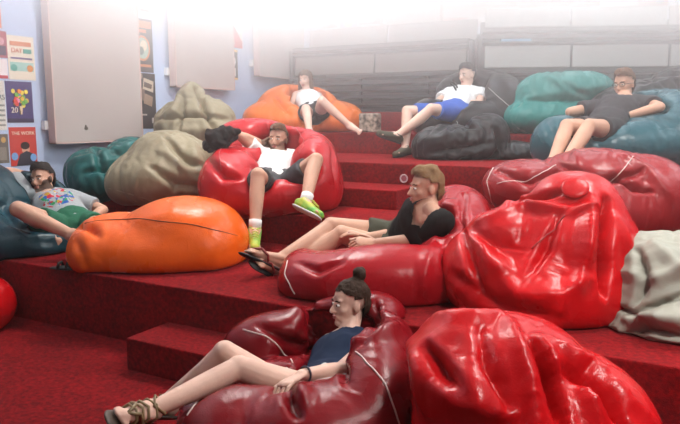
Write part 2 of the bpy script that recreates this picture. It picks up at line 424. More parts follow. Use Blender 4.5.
def build_body(K, skin, voxel=.0075, female=False, name='person', feet=True):
    s = K['s']; mb = MB(); sp, lat = K['spine'], K['latp']; fr = np.cross(sp, lat); pe, ne = K['pelvis'], K['neck']
    fr = fr if fr@K['look'] > 0 or True else -fr
    g = .92 if female else 1
    w = pe+sp*.17*s; ch = pe+sp*.34*s
    mb.cone(pe-sp*.02*s, w, .105*s, .095*s*g, ex=(1.4 if not female else 1.5, 1.0), side=lat)
    mb.cone(w, ch, .095*s*g, .112*s*g, ex=(1.4, .95), side=lat)
    mb.cone(ch, ch+sp*.08*s, .112*s*g, .085*s*g, ex=(1.45, .9), side=lat)
    mid = (K['shL']+K['shR'])/2
    for n in 'LR':
        mb.cone(mid, K['sh'+n], .062*s*g, .052*s*g)
        mb.cone(ne+K['up']*.01*s, K['sh'+n], .045*s, .045*s*g)
        mb.cone(K['sh'+n], K['el'+n], .052*s*g, .040*s*g); e = K['el'+n]; wr = K['wr'+n]; m = e*.72+wr*.28
        mb.cone(e, m, .039*s*g, .041*s*g); mb.cone(m, wr, .041*s*g, .027*s*g)
        h = K['ha'+n]; d = nrm(h-wr); pn = K['pn'+n]; pn = nrm(pn-d*(pn@d)); ac = np.cross(d, pn)
        mb.cone(wr, h, .024*s, .029*s, ex=(1.35, .55), side=ac)
        hp, kn, an, to = (K[a+n] for a in ('hip', 'kn', 'an', 'to'))
        th = hp*.6+kn*.4
        mb.cone(hp, th, .088*s, .078*s); mb.cone(th, kn, .078*s, .055*s); mb.ball(kn, .056*s)
        mc = kn*.68+an*.32; back = nrm(np.cross(np.cross(kn-an, to-an), kn-an))*-1
        mb.cone(kn, mc+back*.012*s, .052*s, .056*s*g); mb.cone(mc+back*.012*s, an, .056*s*g, .036*s)
        if feet:
            dn = nrm(to-an); dwn = -nrm(np.cross(np.cross(dn, kn-an), dn)); heel = an+dwn*.035*s-dn*.035*s
            mb.cone(heel, to+dwn*.01*s, .036*s, .024*s, ex=(1.1, .9), side=np.cross(dn, dwn)); mb.cone(an, to+dwn*.012*s, .036*s, .02*s, ex=(1.3, .8), side=np.cross(dn, dwn)); mb.ball(heel, .035*s)
            sd = np.cross(dn, dwn)
            for k in range(5):
                o = (k-2)*.016; q = to+dwn*.014*s+sd*o*s; mb.cone(q, q+dn*(.030-.004*abs(k-1))*s, .0105*s, .0085*s, seg=8)
    if female:
        for q in (-1, 1): mb.ball(ch+sp*.0*s+lat*q*.062*s+fr*.085*s, .05*s)
    H = head_pts(K); M = np.stack([K['left'], K['look'], K['up']], 1)
    def hb(a, b, z, r): mb.ball(H(a, b, z), tuple(x*s for x in r), M, 18, 12)
    hb(0, -.012, .03, (.073, .094, .085)); hb(0, .03, -.02, (.06, .058, .082)); hb(0, .028, -.07, (.05, .058, .036)); hb(0, .070, -.098, (.022, .02, .017))
    for q in (-1, 1): hb(q*.036, .055, -.025, (.024, .026, .022)); hb(q*.030, .072, .025, (.024, .011, .008)); hb(q*.074, -.004, -.012, (.009, .019, .03))
    mb.cone(H(0, .082, .008), H(0, .105, -.030), .008*s, .0125*s, seg=10); hb(0, .093, -.034, (.017, .012, .009)); hb(0, .078, -.062, (.026, .015, .014))
    mb.cone(K['neck']-sp*.05*s, H(0, -.018, -.055), .060*s*g, .052*s*g)
    V, F = remesh(mb, voxel*s, 3)
    fm = MB(); fingers(fm, K, 'L', s); fingers(fm, K, 'R', s)
    n = len(V); V = np.vstack([V, np.array(fm.v)]); F = F+[tuple(i+n for i in f) for f in fm.f]
    o = mesh_obj(name, V, F, skin)
    return o
def build_face(K, o, hair_m, brow=True, beard=None, lip=(.45, .12, .10)):
    s = K['s']; H = head_pts(K); M = np.stack([K['left'], K['look'], K['up']], 1)
    for q in (-1, 1):
        e = MB(); e.ball(H(q*.030, .0805, .001), tuple(x*s for x in (.0135, .0085, .0072)), M, 12, 8); eo = e.build('eye', mat('eye_white', (.75, .72, .68), rough=.25), o, True)
        i = MB(); i.ball(H(q*.030, .0880, .001), tuple(x*s for x in (.0055, .003, .0058)), M, 10, 6); i.build('iris', mat('iris', (.035, .02, .012), rough=.2), eo, True)
        b = MB(); b.tube([H(q*.014, .0895, .019), H(q*.030, .088, .0245), H(q*.047, .076, .019)], [.0028*s, .0038*s, .002*s], 6); b.build('eyebrow', hair_m, o, True)
    l = MB(); l.ball(H(0, .0905, -.058), tuple(x*s for x in (.023, .006, .0042)), M, 12, 6); l.ball(H(0, .0905, -.067), tuple(x*s for x in (.019, .0065, .005)), M, 12, 6)
    l.build('lips', mat('lips', lip, rough=.4), o, True)
    if beard:
        me = o.data; me.materials.append(beard); org = np.array(o.location); n = len(me.polygons); C = np.empty(n*3); me.polygons.foreach_get('center', C); q = (C.reshape(-1, 3)+org-K['head'])/s
        a = np.abs(q@K['left']); f = q@K['look']; u = q@K['up']
        m = (np.linalg.norm(q, axis=1) < .15) & (f > -.005+0*a) & (u > -.128) & (u < -.046+np.clip(a-.035, 0, 1)*1.5) & ~((a < .020) & (u > -.072) & (u < -.052)) & ~((a < .018) & (u > -.046)) & ~((u < -.1) & (f < .03))
        idx = np.zeros(n, np.int32); idx[m] = 1; me.polygons.foreach_set('material_index', idx)
def build_hair(K, o, m, long=0, bun=False, thick=.012, line=.062, top=0., side=-.03, seed=0, name='hair'):
    s = K['s']; H = head_pts(K); M = np.stack([K['left'], K['look'], K['up']], 1); mb = MB()
    def hb(a, b, z, r): mb.ball(H(a, b, z), tuple(x*s for x in r), M, 22, 14)
    hb(0, -.014, .032, (.073+thick, .093+thick, .085+thick)); hb(0, -.03, -.01, (.068+thick*.6, .075+thick, .08))
    if top: hb(0, .03, .085, (.06, .06, .04+top)); hb(0, -.02, .095, (.062, .06, .03+top))
    if long:
        for q in (-1, 1):
            mb.cone(H(q*.066, .01, .02), H(q*.078, .02, -.09), .026*s, .028*s, ex=(.8, 1.3)); mb.cone(H(q*.078, .02, -.09), H(q*.085, .045, -.09-long), .028*s, .014*s)
        mb.cone(H(0, -.06, .0), H(0, -.06, -.12), .07*s, .05*s)
    if bun: mb.ball(H(0, -.06, .135), .036*s, None, 14, 10); mb.ball(H(.01, -.045, .155), .026*s); mb.ball(H(-.012, -.078, .15), .024*s)
    V, F = remesh(mb, .0065*s, 2)
    off = Vector((seed, 3.1, 0))
    Q = (V-K['head'])/s; cc = K['head']
    dd = np.array([noise.fractal(Vector((a*40, b*40, c*18))+off, 1, 2, 3) for a, b, c in zip(Q@K['left'], Q@K['look'], Q@K['up'])])
    V = V+np.array([nrm(v) for v in (V-cc)])*(dd*.0065*s)[:, None]
    def keep(V):
        q = (V-K['head'])/s; a = np.abs(q@K['left']); f = q@K['look']; u = q@K['up']
        face = (f > .012+(0 if long else 0)) & (u < line+.012*np.sin(a*60)) & (a < (.066 if long else .2)) & (u > -.13)
        ear = (a > .05) & (u < .028) & (f > -.045) if not long else np.zeros(len(V), bool)
        low = (u < side-.03) & (f > -.04) if not long else np.zeros(len(V), bool)
        neck = (u < -.085) if not long else np.zeros(len(V), bool)
        return ~(face | ear | low | neck)
    V, F = cut(V, F, keep); return mesh_obj(name, V, F, m, o)
def wrinkle(V, sc, amp, seed):
    d = np.array([noise.fractal(Vector((p[0]*sc, p[1]*sc, p[2]*sc*.6+seed)), 1, 2, 3) for p in V]); c = V.mean(0)
    w = V-c; w /= np.linalg.norm(w, axis=1)[:, None]; return V+w*(d*amp)[:, None]
def build_shirt(K, o, m, sleeve=.55, vneck=.06, female=False, g=.014, name='shirt', strap=False, seed=0, low=-.02):
    s = K['s']; mb = MB(); sp, lat = K['spine'], K['latp']; fr = np.cross(sp, lat); pe, ne = K['pelvis'], K['neck']; k = .92 if female else 1
    w = pe+sp*.17*s; ch = pe+sp*.34*s
    mb.cone(pe+sp*low*s, w, .105*s+g, .095*s*k+g*1.3, flat=True, ex=(1.38, 1.05), side=lat, seg=28); mb.cone(w, ch, .095*s*k+g*1.3, .112*s*k+g, ex=(1.38, .97), side=lat, seg=28)
    mb.cone(ch, ch+sp*.08*s, .112*s*k+g, .085*s*k+g, ex=(1.42, .92), side=lat, seg=28); mid = (K['shL']+K['shR'])/2
    if female:
        for q in (-1, 1): mb.ball(ch+lat*q*.062*s+fr*.085*s, .05*s+g*.8)
    for n in 'LR':
        if strap:
            p = mid*.42+K['sh'+n]*.58; mb.cone(ch+lat*(.07 if n == 'R' else -.07)*s, p+sp*.0, .07*s, .052*s+g*.7); continue
        mb.cone(mid, K['sh'+n], .062*s*k+g, .052*s*k+g); mb.cone(ne+K['up']*.005*s, K['sh'+n], .045*s+g*.8, .046*s*k+g)
        e = K['sh'+n]*(1-sleeve)+K['el'+n]*sleeve
        mb.cone(K['sh'+n], e, .053*s*k+g, .050*s*k+g*1.6, flat=True, seg=20); mb.ball(K['sh'+n], .053*s*k+g)
    V, F = remesh(mb, .009*s, 4); V = wrinkle(V, 9, .011, seed)
    def keep(V):
        q = V-ne; a = q@sp; l = np.abs(q@lat); f = q@fr; sg = np.sign((K['look'])@fr) or 1; f = f*sg
        hole = (a > -.035*s) & (l < .066*s) | (np.linalg.norm(q, axis=1) < .068*s)
        vee = (f > 0) & (l < .06*s*np.clip((a+vneck*s+.03*s)/(vneck*s+.001), 0, 1)) & (a > -(vneck+.03)*s)
        if strap: hole = hole | ((a > -.055*s) & (l < .085*s))
        return ~(hole | vee)
    V, F = cut(V, F, keep); ob = mesh_obj(name, V, F, m, o); return ob
def build_shorts(K, o, m, frac=.7, g=.016, name='shorts', seed=0, wide=1.25):
    s = K['s']; mb = MB(); sp, lat = K['spine'], K['latp']; pe = K['pelvis']
    mb.cone(pe-sp*.03*s, pe+sp*.09*s, .108*s+g, .102*s+g, ex=(1.42, 1.03), side=lat, seg=28)
    for n in 'LR':
        e = K['hip'+n]*(1-frac)+K['kn'+n]*frac; mb.cone(K['hip'+n], e, .09*s+g, (.088*(1-frac)+.06*frac)*s+g*wide, flat=True, seg=22); mb.ball(K['hip'+n], .09*s+g)
    V, F = remesh(mb, .009*s, 4); V = wrinkle(V, 9, .012, seed+5)
    return mesh_obj(name, V, F, m, o)
def shoe_frame(K, n):
    kn, an, to = K['kn'+n], K['an'+n], K['to'+n]; dn = nrm(to-an); dwn = -nrm(np.cross(np.cross(dn, kn-an), dn)); return an, to, dn, dwn, np.cross(dn, dwn)
def build_shoe(K, n, o, upper, sole, kind='shoe', lace=None, sock=None):
    s = K['s']; an, to, dn, dwn, sd = shoe_frame(K, n); tip = to+dn*.02*s
    if kind == 'shoe':
        mb = MB(); heel = an+dwn*.035*s-dn*.035*s
        mb.cone(heel, tip+dwn*.018*s, .043*s, .032*s, ex=(1.1, .95), side=sd); mb.cone(an+dwn*.01*s, tip+dwn*.02*s, .047*s, .03*s, ex=(1.05, .8), side=sd)
        mb.cone(an+dwn*.02*s, an-dwn*.02*s-dn*.005*s, .045*s, .041*s, flat=True)
        V, F = remesh(mb, .006*s, 3); ob = mesh_obj('shoe', V, F, upper, o)
        b = MB(); b.cone(heel+dwn*.036*s, tip+dwn*.040*s, .040*s, .037*s, ex=(1.05, .32), side=sd); b.build('sole', sole, ob, True)
        if lace:
            c = MB()
            for k in range(4):
                q = an*(1-(.3+.13*k))+to*(.3+.13*k)-dwn*(.036-.004*k)*s; c.tube([q-sd*.025*s+dwn*.01*s, q-dwn*.004*s, q+sd*.025*s+dwn*.01*s], .004*s, 5)
            c.build('laces', lace, ob, True)
        if sock is not None:
            c = MB(); q = an*.84+K['kn'+n]*.16; c.cone(an+dwn*.01*s, q, .043*s, .046*s, flat=True); c.build('sock', sock, o, True)
        return ob
    b = MB(); heel = an+dwn*.055*s-dn*.04*s
    b.cone(heel+dwn*.022*s, tip+dwn*.040*s+dn*.012*s, .042*s, .046*s, ex=(1.0, .25), side=sd); ob = b.build(kind, sole, o, True)
    c = MB(); m = an*.25+to*.75
    for q in (-1, 1): c.tube([to+dwn*.005*s-dn*.0*s-dwn*.012*s, m-dwn*.022*s+sd*q*.02*s, an*.45+to*.55+dwn*.01*s+sd*q*.045*s, an*.5+to*.5+dwn*.045*s+sd*q*.044*s], [.006*s, .008*s, .008*s, .007*s], 6)
    c.build('strap', upper, ob, True)
    if kind == 'sandal':
        c = MB()
        for t in (.15, .42, .6, .8):
            p = an*(1-t)+to*t; r = .043-.010*t
            c.tube([p+dwn*.045*s+sd*(r+.002)*s, p-dwn*(.012-.01*t)*s+sd*(r)*s, p-dwn*(.037-.018*t)*s, p-dwn*(.012-.01*t)*s-sd*(r)*s, p+dwn*.045*s-sd*(r+.002)*s], .006*s, 6)
        c.tube([an+sd*.042*s-dwn*.03*s, an-dwn*.03*s+dn*.042*s, an-sd*.042*s-dwn*.03*s, an-dwn*.02*s-dn*.045*s], .006*s, 6, closed=True)
        c.build('ankle_strap', upper, ob, True)
    return ob
# ---------------------------------------------------------------- carpeted tiers, walls
def carpet(name, col, dark):
    m = mat(name, col, rough=.95, spec=.1, sheen=.1)
    nt = m.node_tree; b = nt.nodes['Principled BSDF']; L = nt.links.new; b.inputs['Sheen Tint'].default_value = (1, .3, .3, 1)
    tc = nt.nodes.new('ShaderNodeTexCoord')
    n = nt.nodes.new('ShaderNodeTexNoise'); n.inputs['Scale'].default_value = 55; n.inputs['Detail'].default_value = 6; L(tc.outputs['Object'], n.inputs['Vector'])
    n2 = nt.nodes.new('ShaderNodeTexNoise'); n2.inputs['Scale'].default_value = 2.2; n2.inputs['Detail'].default_value = 6; L(tc.outputs['Object'], n2.inputs['Vector'])
    mx = nt.nodes.new('ShaderNodeMath'); mx.operation = 'MULTIPLY_ADD'; mx.inputs[1].default_value = .5; L(n2.outputs['Fac'], mx.inputs[0]); L(n.outputs['Fac'], mx.inputs[2])
    r = nt.nodes.new('ShaderNodeValToRGB'); r.color_ramp.elements[0].position = .55; r.color_ramp.elements[1].position = .95
    r.color_ramp.elements[0].color = (*dark, 1); r.color_ramp.elements[1].color = (*col, 1)
    L(mx.outputs[0], r.inputs['Fac']); L(r.outputs['Color'], b.inputs['Base Color'])
    v = nt.nodes.new('ShaderNodeTexNoise'); v.inputs['Scale'].default_value = 260; v.inputs['Detail'].default_value = 3; L(tc.outputs['Object'], v.inputs['Vector'])
    bp = nt.nodes.new('ShaderNodeBump'); bp.inputs['Strength'].default_value = .8; bp.inputs['Distance'].default_value = .006
    L(v.outputs['Fac'], bp.inputs['Height']); L(bp.outputs['Normal'], b.inputs['Normal'])
    return m
CARPET = carpet('red_carpet', (.29, .005, .008), (.11, .002, .003))
tag(MB().box((-5, -1.2, -.12), (5.5, 2.58, 0)).build('floor', CARPET), kind='structure')
for i, (Y, h) in enumerate(TIERS):
    Y1 = TIERS[i+1][0] if i+1 < len(TIERS) else WALL_Y
    tag(MB().box((-5, Y, -.12), (5.5, Y1, h), bev=.008).build('carpeted_tier', CARPET), kind='structure')
# half-height aisle steps against the tiers
def room_x(px, Y):
    """room X on the line of constant room Y seen at photo column px"""
    u = (px-340)/FOC; a = math.atan(u)-YAW; return Y*math.tan(a)
def floor_pt(px, py, z):
    O = np.array([0, 0, CAM_H]); r = at(px, py, 1.)-O; return O+r*((z-CAM_H)/r[2])
c0 = floor_pt(127, 369.5, 0)
tag(MB().box((c0[0], c0[1], 0), (c0[0]+1.25, 2.575, .165), bev=.008).build('carpeted_step', CARPET), kind='structure')
x0, x1 = room_x(300, 4.43), room_x(397, 4.43)
tag(MB().box((x0, 4.43, .577), (x1, 4.875, .722), bev=.008).build('carpeted_step', CARPET), kind='structure')
# a low panelled box of the right-hand steps
PAINT = mat('blue_wall_paint', (.50, .60, .80), rough=.8, spec=.2, var=.06, vscale=1.5, bump=.05, scale=30)
tag(MB().box((-5.12, -1.2, -.12), (-5, WALL_Y+.12, 4.2)).build('wall_left', PAINT), kind='structure')
tag(MB().box((-5, WALL_Y, -.12), (5.5, WALL_Y+.12, 4.2)).build('wall_back', mat('back_wall_paint', (.50, .56, .66), rough=.8, var=.06)), kind='structure')

CEIL = mat('dark_ceiling', (.03, .03, .032), rough=.9)
tag(MB().box((-5.12, -1.2, 4.2), (5.62, WALL_Y+.12, 4.3)).build('ceiling', CEIL), kind='structure')
tag(MB().box((5.5, -1.2, -.12), (5.62, WALL_Y+.12, 4.2)).build('wall_right', mat('dark_wall', (.08, .06, .06), rough=.9)), kind='structure')

# ---------------------------------------------------------------- acoustic panels
FELT = mat('acoustic_felt', (.47, .41, .385), rough=.95, spec=.1, bump=.3, scale=150, var=.08, vscale=2.2)
WOODTRIM = mat('pale_panel_edge', (.55, .40, .36), rough=.7)
BLACKM = mat('black_metal', (.018, .018, .02), rough=.45)
def left_panel(x0, x1, yb, label, mark=False):
    Y0 = -WALL_X/math.tan(YAW+math.atan((340-x0)/FOC)); Y1 = -WALL_X/math.tan(YAW+math.atan((340-x1)/FOC))
    D = Y0*math.cos(YAW)-WALL_X*math.sin(YAW); z = CAM_H+(118-yb)/FOC*D
    o = empty('acoustic_panel', (WALL_X+.05, (Y0+Y1)/2, z), label, 'acoustic panel', 'acoustic panels on the left wall')
    MB().box((WALL_X+.05, Y0+.012, z+.012), (WALL_X+.13, Y1-.012, z+2.4), bev=.006).build('felt_board', FELT, o)
    f = MB()
    for a, b in (((Y0, z), (Y0+.014, z+2.41)), ((Y1-.014, z), (Y1, z+2.41)), ((Y0, z), (Y1, z+.014))): f.box((WALL_X+.045, a[0], a[1]), (WALL_X+.132, b[0], b[1]))
    f.build('edge_frame', WOODTRIM, o)
    MB().box((WALL_X, Y0-.035, z+.12), (WALL_X+.05, Y0+.012, z+.20), None, .004).build('bracket', mat('white_metal', (.7, .7, .7)), o)
    if mark:
        q = MB(); q.ball((WALL_X+.131, Y0+.33, z+.13), (.006, .022, .016)); q.ball((WALL_X+.133, Y0+.325, z+.15), (.006, .010, .012)); q.build('torn_felt', mat('torn_dark', (.10, .08, .06)), o)
left_panel(47, 135, 143.5, 'large beige felt acoustic panel nearest the camera, torn in one small spot', True)
left_panel(169.5, 228, 88, 'beige felt acoustic panel above the upper khaki bean bag')
left_panel(252.5, 297, 77.5, 'narrow-looking beige felt acoustic panel farthest along the left wall, above the orange bean bag')
def back_pt(px, py, Y=WALL_Y):
    D = Y/(math.cos(YAW)+math.sin(YAW)*(px-340)/FOC); return at(px, py, D)
def back_panel(x0, x1, yb, label):
    a = back_pt(x0, yb, WALL_Y-.1); b = back_pt(x1, yb, WALL_Y-.1)
    o = empty('acoustic_panel', (a[0], WALL_Y-.1, a[2]), label, 'acoustic panel', 'acoustic panels on the back wall')
    MB().box((a[0]+.012, WALL_Y-.12, a[2]+.012), (b[0]-.012, WALL_Y-.02, a[2]+1.2), bev=.005).build('felt_board', FELT, o)
    MB().box((a[0], WALL_Y-.118, a[2]), (b[0], WALL_Y, a[2]+.014)).box((a[0], WALL_Y-.118, a[2]), (a[0]+.014, WALL_Y, a[2]+1.21)).box((b[0]-.014, WALL_Y-.118, a[2]), (b[0], WALL_Y, a[2]+1.21)).build('edge_frame', WOODTRIM, o)
back_panel(384, 440, 27, 'pale acoustic panel on the back wall above the left folded bleacher')
back_panel(527, 598, 9.5, 'pale acoustic panel on the back wall above the right folded bleacher')

# ---------------------------------------------------------------- posters
_fm = {}
def flat(col, rough=.6):
    k = col if isinstance(col, str) else '%.2f_%.2f_%.2f' % col
    return mat('print_'+k, col, rough=rough)
def letters(txt, size, m, P, M, parent, width=None, name='lettering'):
    c = bpy.data.curves.new('t', 'FONT'); c.body = txt; c.size = size; c.align_x = 'CENTER'; c.align_y = 'CENTER'; c.extrude = .0008
    t = bpy.data.objects.new('t', c); COL.objects.link(t); dg = bpy.context.evaluated_depsgraph_get(); me = t.evaluated_get(dg).to_mesh()
    V = np.array([v.co[:] for v in me.vertices]); F = [tuple(p.vertices) for p in me.polygons]; t.evaluated_get(dg).to_mesh_clear(); bpy.data.objects.remove(t)
    if width: V[:, :2] *= width/max(V[:, 0].max()-V[:, 0].min(), 1e-6)*np.array([1, 1])
    W = np.array(P)+V@np.asarray(M).T; return mesh_obj(name, W, F, m, parent, False)
class Wall:
    """paper on a wall: u along, z up, n out of the wall"""
    def __init__(s, u, n): s.u = np.array(u, float); s.n = np.array(n, float); s.M = np.stack([s.u, UP, s.n], 1)
LW = Wall((0, 1, 0), (1, 0, 0)); BW = Wall((1, 0, 0), (0, -1, 0))
def poster(W, x0, x1, y0, y1, paper, label, shapes=(), texts=(), th=.004, cat='poster', group=None, name='poster'):
    if W is LW:
        pt = lambda px, py: (lambda Y: np.array([WALL_X, Y, CAM_H+(118-py)/FOC*(Y*math.cos(YAW)-WALL_X*math.sin(YAW))]))(-WALL_X/math.tan(YAW+math.atan((340-px)/FOC)))
    else: pt = lambda px, py: back_pt(px, py)
    xm = (x0+x1)/2; a = pt(x0, (y0+y1)/2); b = pt(x1, (y0+y1)/2); zt = pt(xm, y0)[2]; zb = pt(xm, y1)[2]
    wd = abs((b-a)@W.u); h = zt-zb; o3 = a.copy(); o3[2] = zb
    L = lambda u, v, n: o3+W.u*(u*wd)+UP*(v*h)+W.n*n
    def quad(mb, u0, v0, u1, v1, n0, n1):
        V = [L(u, v, n) for n in (n0, n1) for u, v in ((u0, v0), (u1, v0), (u1, v1), (u0, v1))]
        mb.add(V, [(0, 1, 2, 3), (4, 5, 6, 7), (0, 1, 5, 4), (1, 2, 6, 5), (2, 3, 7, 6), (3, 0, 4, 7)])
    m = MB(); quad(m, 0, 0, 1, 1, 0, th); o = m.build(name, flat(paper), None); tag(o, label, cat, group)
    for sh in shapes:
        k = sh[0]; q = MB(); lift = th+.0006*(1+shapes.index(sh))
        if k == 'r': quad(q, sh[1], sh[2], sh[3], sh[4], th*.5, lift); nm = 'printed_block'
        elif k == 'e':
            n = 24; V = [L(sh[1]+sh[3]*math.cos(2*math.pi*i/n), sh[2]+sh[4]*math.sin(2*math.pi*i/n), lift) for i in range(n)]; V += [v-W.n*(lift-th*.5) for v in V]
            q.add(V, [tuple(range(n)), tuple(range(n, 2*n))[::-1]]+[(i, (i+1) % n, n+(i+1) % n, n+i) for i in range(n)]); nm = 'printed_disc'
        elif k == 'p':
            P = sh[1]; n = len(P); V = [L(u, v, lift) for u, v in P]+[L(u, v, th*.5) for u, v in P]
            q.add(V, [tuple(range(n)), tuple(range(n, 2*n))[::-1]]+[(i, (i+1) % n, n+(i+1) % n, n+i) for i in range(n)]); nm = 'printed_figure'
        q.build(nm, flat(sh[-1]), o)
    for tx, u, v, sz, wd_, c in texts:
        letters(tx, sz*h, flat(c), L(u, v, th+.008), W.M, o, wd_*wd if wd_ else None)
    return o
random.seed(4)
poster(LW, -14, 11, 0, 30, 'd8793f', 'orange-brown poster at the top left corner of the photo', [('r', .45, .1, .9, .75, '7a4526'), ('e', .72, .7, .16, .16, '3a2a22')])
poster(LW, -14, 15, 33, 59, 'a84452', 'dark red poster with purple shapes, below the orange-brown one', [('r', .5, .1, .95, .45, '4c3b55'), ('e', .8, .62, .1, .14, 'd7a0a8')])
poster(LW, -14, 14, 60, 79, 'e9dfe0', 'white flyer with a red lower edge between the dark red poster and the newsprint sheet', [('r', 0, 0, 1, .16, 'c33a44')])
poster(LW, 15, 41, 39, 81, 'e8dcc9', 'cream festival poster with teal and orange lettering above the balloon poster',
       [('r', .06, .2, .94, .40, '9fc7bd'), ('e', .2, .27, .12, .08, '4da393'), ('e', .8, .27, .12, .08, 'd98a3d'), ('r', .1, .47, .9, .51, '6f5a8a'), ('r', .1, .77, .88, .87, 'd8865a'), ('r', .58, .61, .88, .71, '4da393')],
       [('DAY', .32, .66, .11, .4, 'd8663a')])
poster(LW, -14, 9.5, 81, 130, 'd9d6cf', 'grey newsprint sheet at the left edge beside the balloon poster', [('r', .5, .08+.1*k, .95, .12+.1*k, '8f8c86') for k in range(5)], [('RS', .82, .66, .16, .26, '333333')])
bal = [('r', .0, .0, 1, .10, '2a1d40')]
for k in range(26):
    a = random.random()*6.28; r = random.random()**.6
    bal.append(('e', .5+.30*r*math.cos(a), .62+.26*r*math.sin(a), .07, .055, random.choice(['e8b820', 'd8402a', '3f9fc8', '6fb343', 'e87fb0', 'f08a24', 'f2d94a'])))
bal.append(('p', [(.48, .2), (.52, .2), (.56, .4), (.44, .4)], 'e0c9a0'))
poster(LW, 10.5, 36.5, 82.5, 122.5, '3b2a6b', 'purple poster of a bunch of many coloured balloons', bal, [('20', .26, .3, .14, .24, 'f2ead8')])
poster(LW, 11, 37.5, 127, 165, 'c7392c', 'red poster headed THE WORK with a dark-haired figure', [('e', .58, .42, .15, .13, 'd9a78c'), ('p', [(.2, 0), (.95, 0), (.85, .3), (.6, .38), (.35, .3)], '2b2b38'), ('e', .56, .52, .17, .1, '2a1a14'), ('e', .15, .25, .12, .1, '6f9fd0'), ('e', .85, .2, .12, .1, '6f9fd0')], [('THE WORK', .5, .84, .13, .86, 'f2e2c8')])
poster(LW, -14, 9.5, 134, 163, '6b625a', 'brown framed picture at the left edge above the reclining man', [('r', .1, .1, .9, .55, '8c8377'), ('e', .8, .8, .1, .1, 'c9a25a')])
poster(LW, 136.5, 157, -12, 22, 'ece9e6', 'white flyer with small red print between the first two wall panels', [('r', .5, .5, .75, .8, 'c98f8a'), ('r', .25, .3, .4, .5, '9a9a9a'), ('r', .45, .2, .9, .26, 'c98f8a')])
poster(LW, 136.5, 157, 22.5, 73.5, '3a3230', 'dark poster with orange lettering and a round cream emblem', [('r', .06, .83, .94, .96, 'd07a3c'), ('r', .3, .74, .7, .80, 'd07a3c'), ('e', .5, .45, .36, .24, 'd98b45'), ('e', .5, .45, .29, .2, 'a9bfb0'), ('e', .55, .5, .16, .1, 'e7d7bd'), ('e', .42, .4, .13, .08, '6b7f78'), ('r', .12, .1, .88, .15, 'c77a42')])
poster(LW, 137, 158, 74.5, 128.5, '221f1e', 'black poster with tilted brown photographs in its upper half', [('p', [(.05, .55), (.45, .5), (.5, .72), (.1, .78)], '7c6656'), ('p', [(.4, .72), (.88, .66), (.92, .86), (.46, .92)], 'c9b9a2'), ('p', [(.45, .76), (.8, .72), (.84, .8), (.48, .85)], '5d4a3e'), ('p', [(.42, .46), (.8, .4), (.86, .58), (.48, .64)], '9a7e66'), ('r', .06, .9, .4, .99, 'a08670'), ('r', .08, .24, .55, .27, 'b8b2aa'), ('r', .78, .1, .92, .2, 'b8b2aa')])
poster(LW, 229.5, 244.5, 0, 50, 'e9e0d8', 'white and red poster with a diagonal band between the second and third wall panels', [('p', [(.05, 0), (1, 0), (1, .12), (.05, .66)], 'cf2f3c'), ('e', .55, .72, .3, .2, 'b9a493'), ('r', .12, .06, .5, .1, 'f2e2e0')])
poster(LW, 229.5, 239.5, 51.5, 80.5, '2e2c2a', 'black and white poster with yellow borders under the red diagonal poster', [('r', 0, 0, 1, .06, 'e0b830'), ('r', 0, .92, 1, 1, 'e0b830'), ('e', .5, .6, .3, .2, 'e8e4de'), ('r', .3, .12, .8, .38, 'cfcac2')])
poster(BW, 320.5, 338, -8, 29, 'd8cfc4', 'cream back-wall poster of a small standing figure, nearest the left corner', [('r', .15, .55, .55, .6, '77706a'), ('r', .05, .02, .95, .12, 'c96a60'), ('p', [(.5, .1), (.7, .1), (.66, .4), (.54, .4)], '55504c'), ('r', .3, .7, .5, .95, 'c96a60')])
poster(BW, 340, 357, 5, 29.5, 'b84a5c', 'red-bordered back-wall poster with a blue and yellow centre', [('r', .1, .1, .9, .78, '5a68a8'), ('e', .5, .25, .26, .16, 'd9c15a'), ('r', .2, .45, .8, .7, 'a9b8d8')])
poster(BW, 359, 383, -8, 29.5, '4a4743', 'dark back-wall poster with white lettering beside the pale panel', [('e', .8, .55, .13, .12, 'd9cf9a'), ('r', .1, .08, .9, .14, 'e8e6e2'), ('r', .15, .2, .65, .27, 'efece8')])
poster(BW, 441, 472, -8, 24, 'e5e2e0', 'white back-wall poster above the gap between the folded bleachers', [('r', .1, .1, .9, .2, 'c9837c'), ('r', .2, .4, .8, .8, 'cfcac6')])
poster(BW, 473, 489, -8, 23, 'cdb9b0', 'pinkish back-wall poster left of the right bleacher', [('r', .1, .5, .9, .7, 'a87a72'), ('r', .1, .05, .9, .25, 'e6e0dc')])
poster(BW, 491, 524, -8, 11, 'd6d3cf', 'grey-white back-wall poster over the left end of the right bleacher', [('r', .1, .2, .8, .35, 'b08a84')])
poster(BW, 601, 636, -8, 10, 'dddad6', 'white back-wall poster right of the second pale panel', [('r', .2, .4, .8, .8, 'b9b3ad')])
poster(BW, 638, 668, -8, 8, 'a86a70', 'rose-coloured back-wall poster at the top right', [('r', .1, .4, .5, .8, 'd9c9c4'), ('e', .75, .5, .14, .3, '5d6a80')])

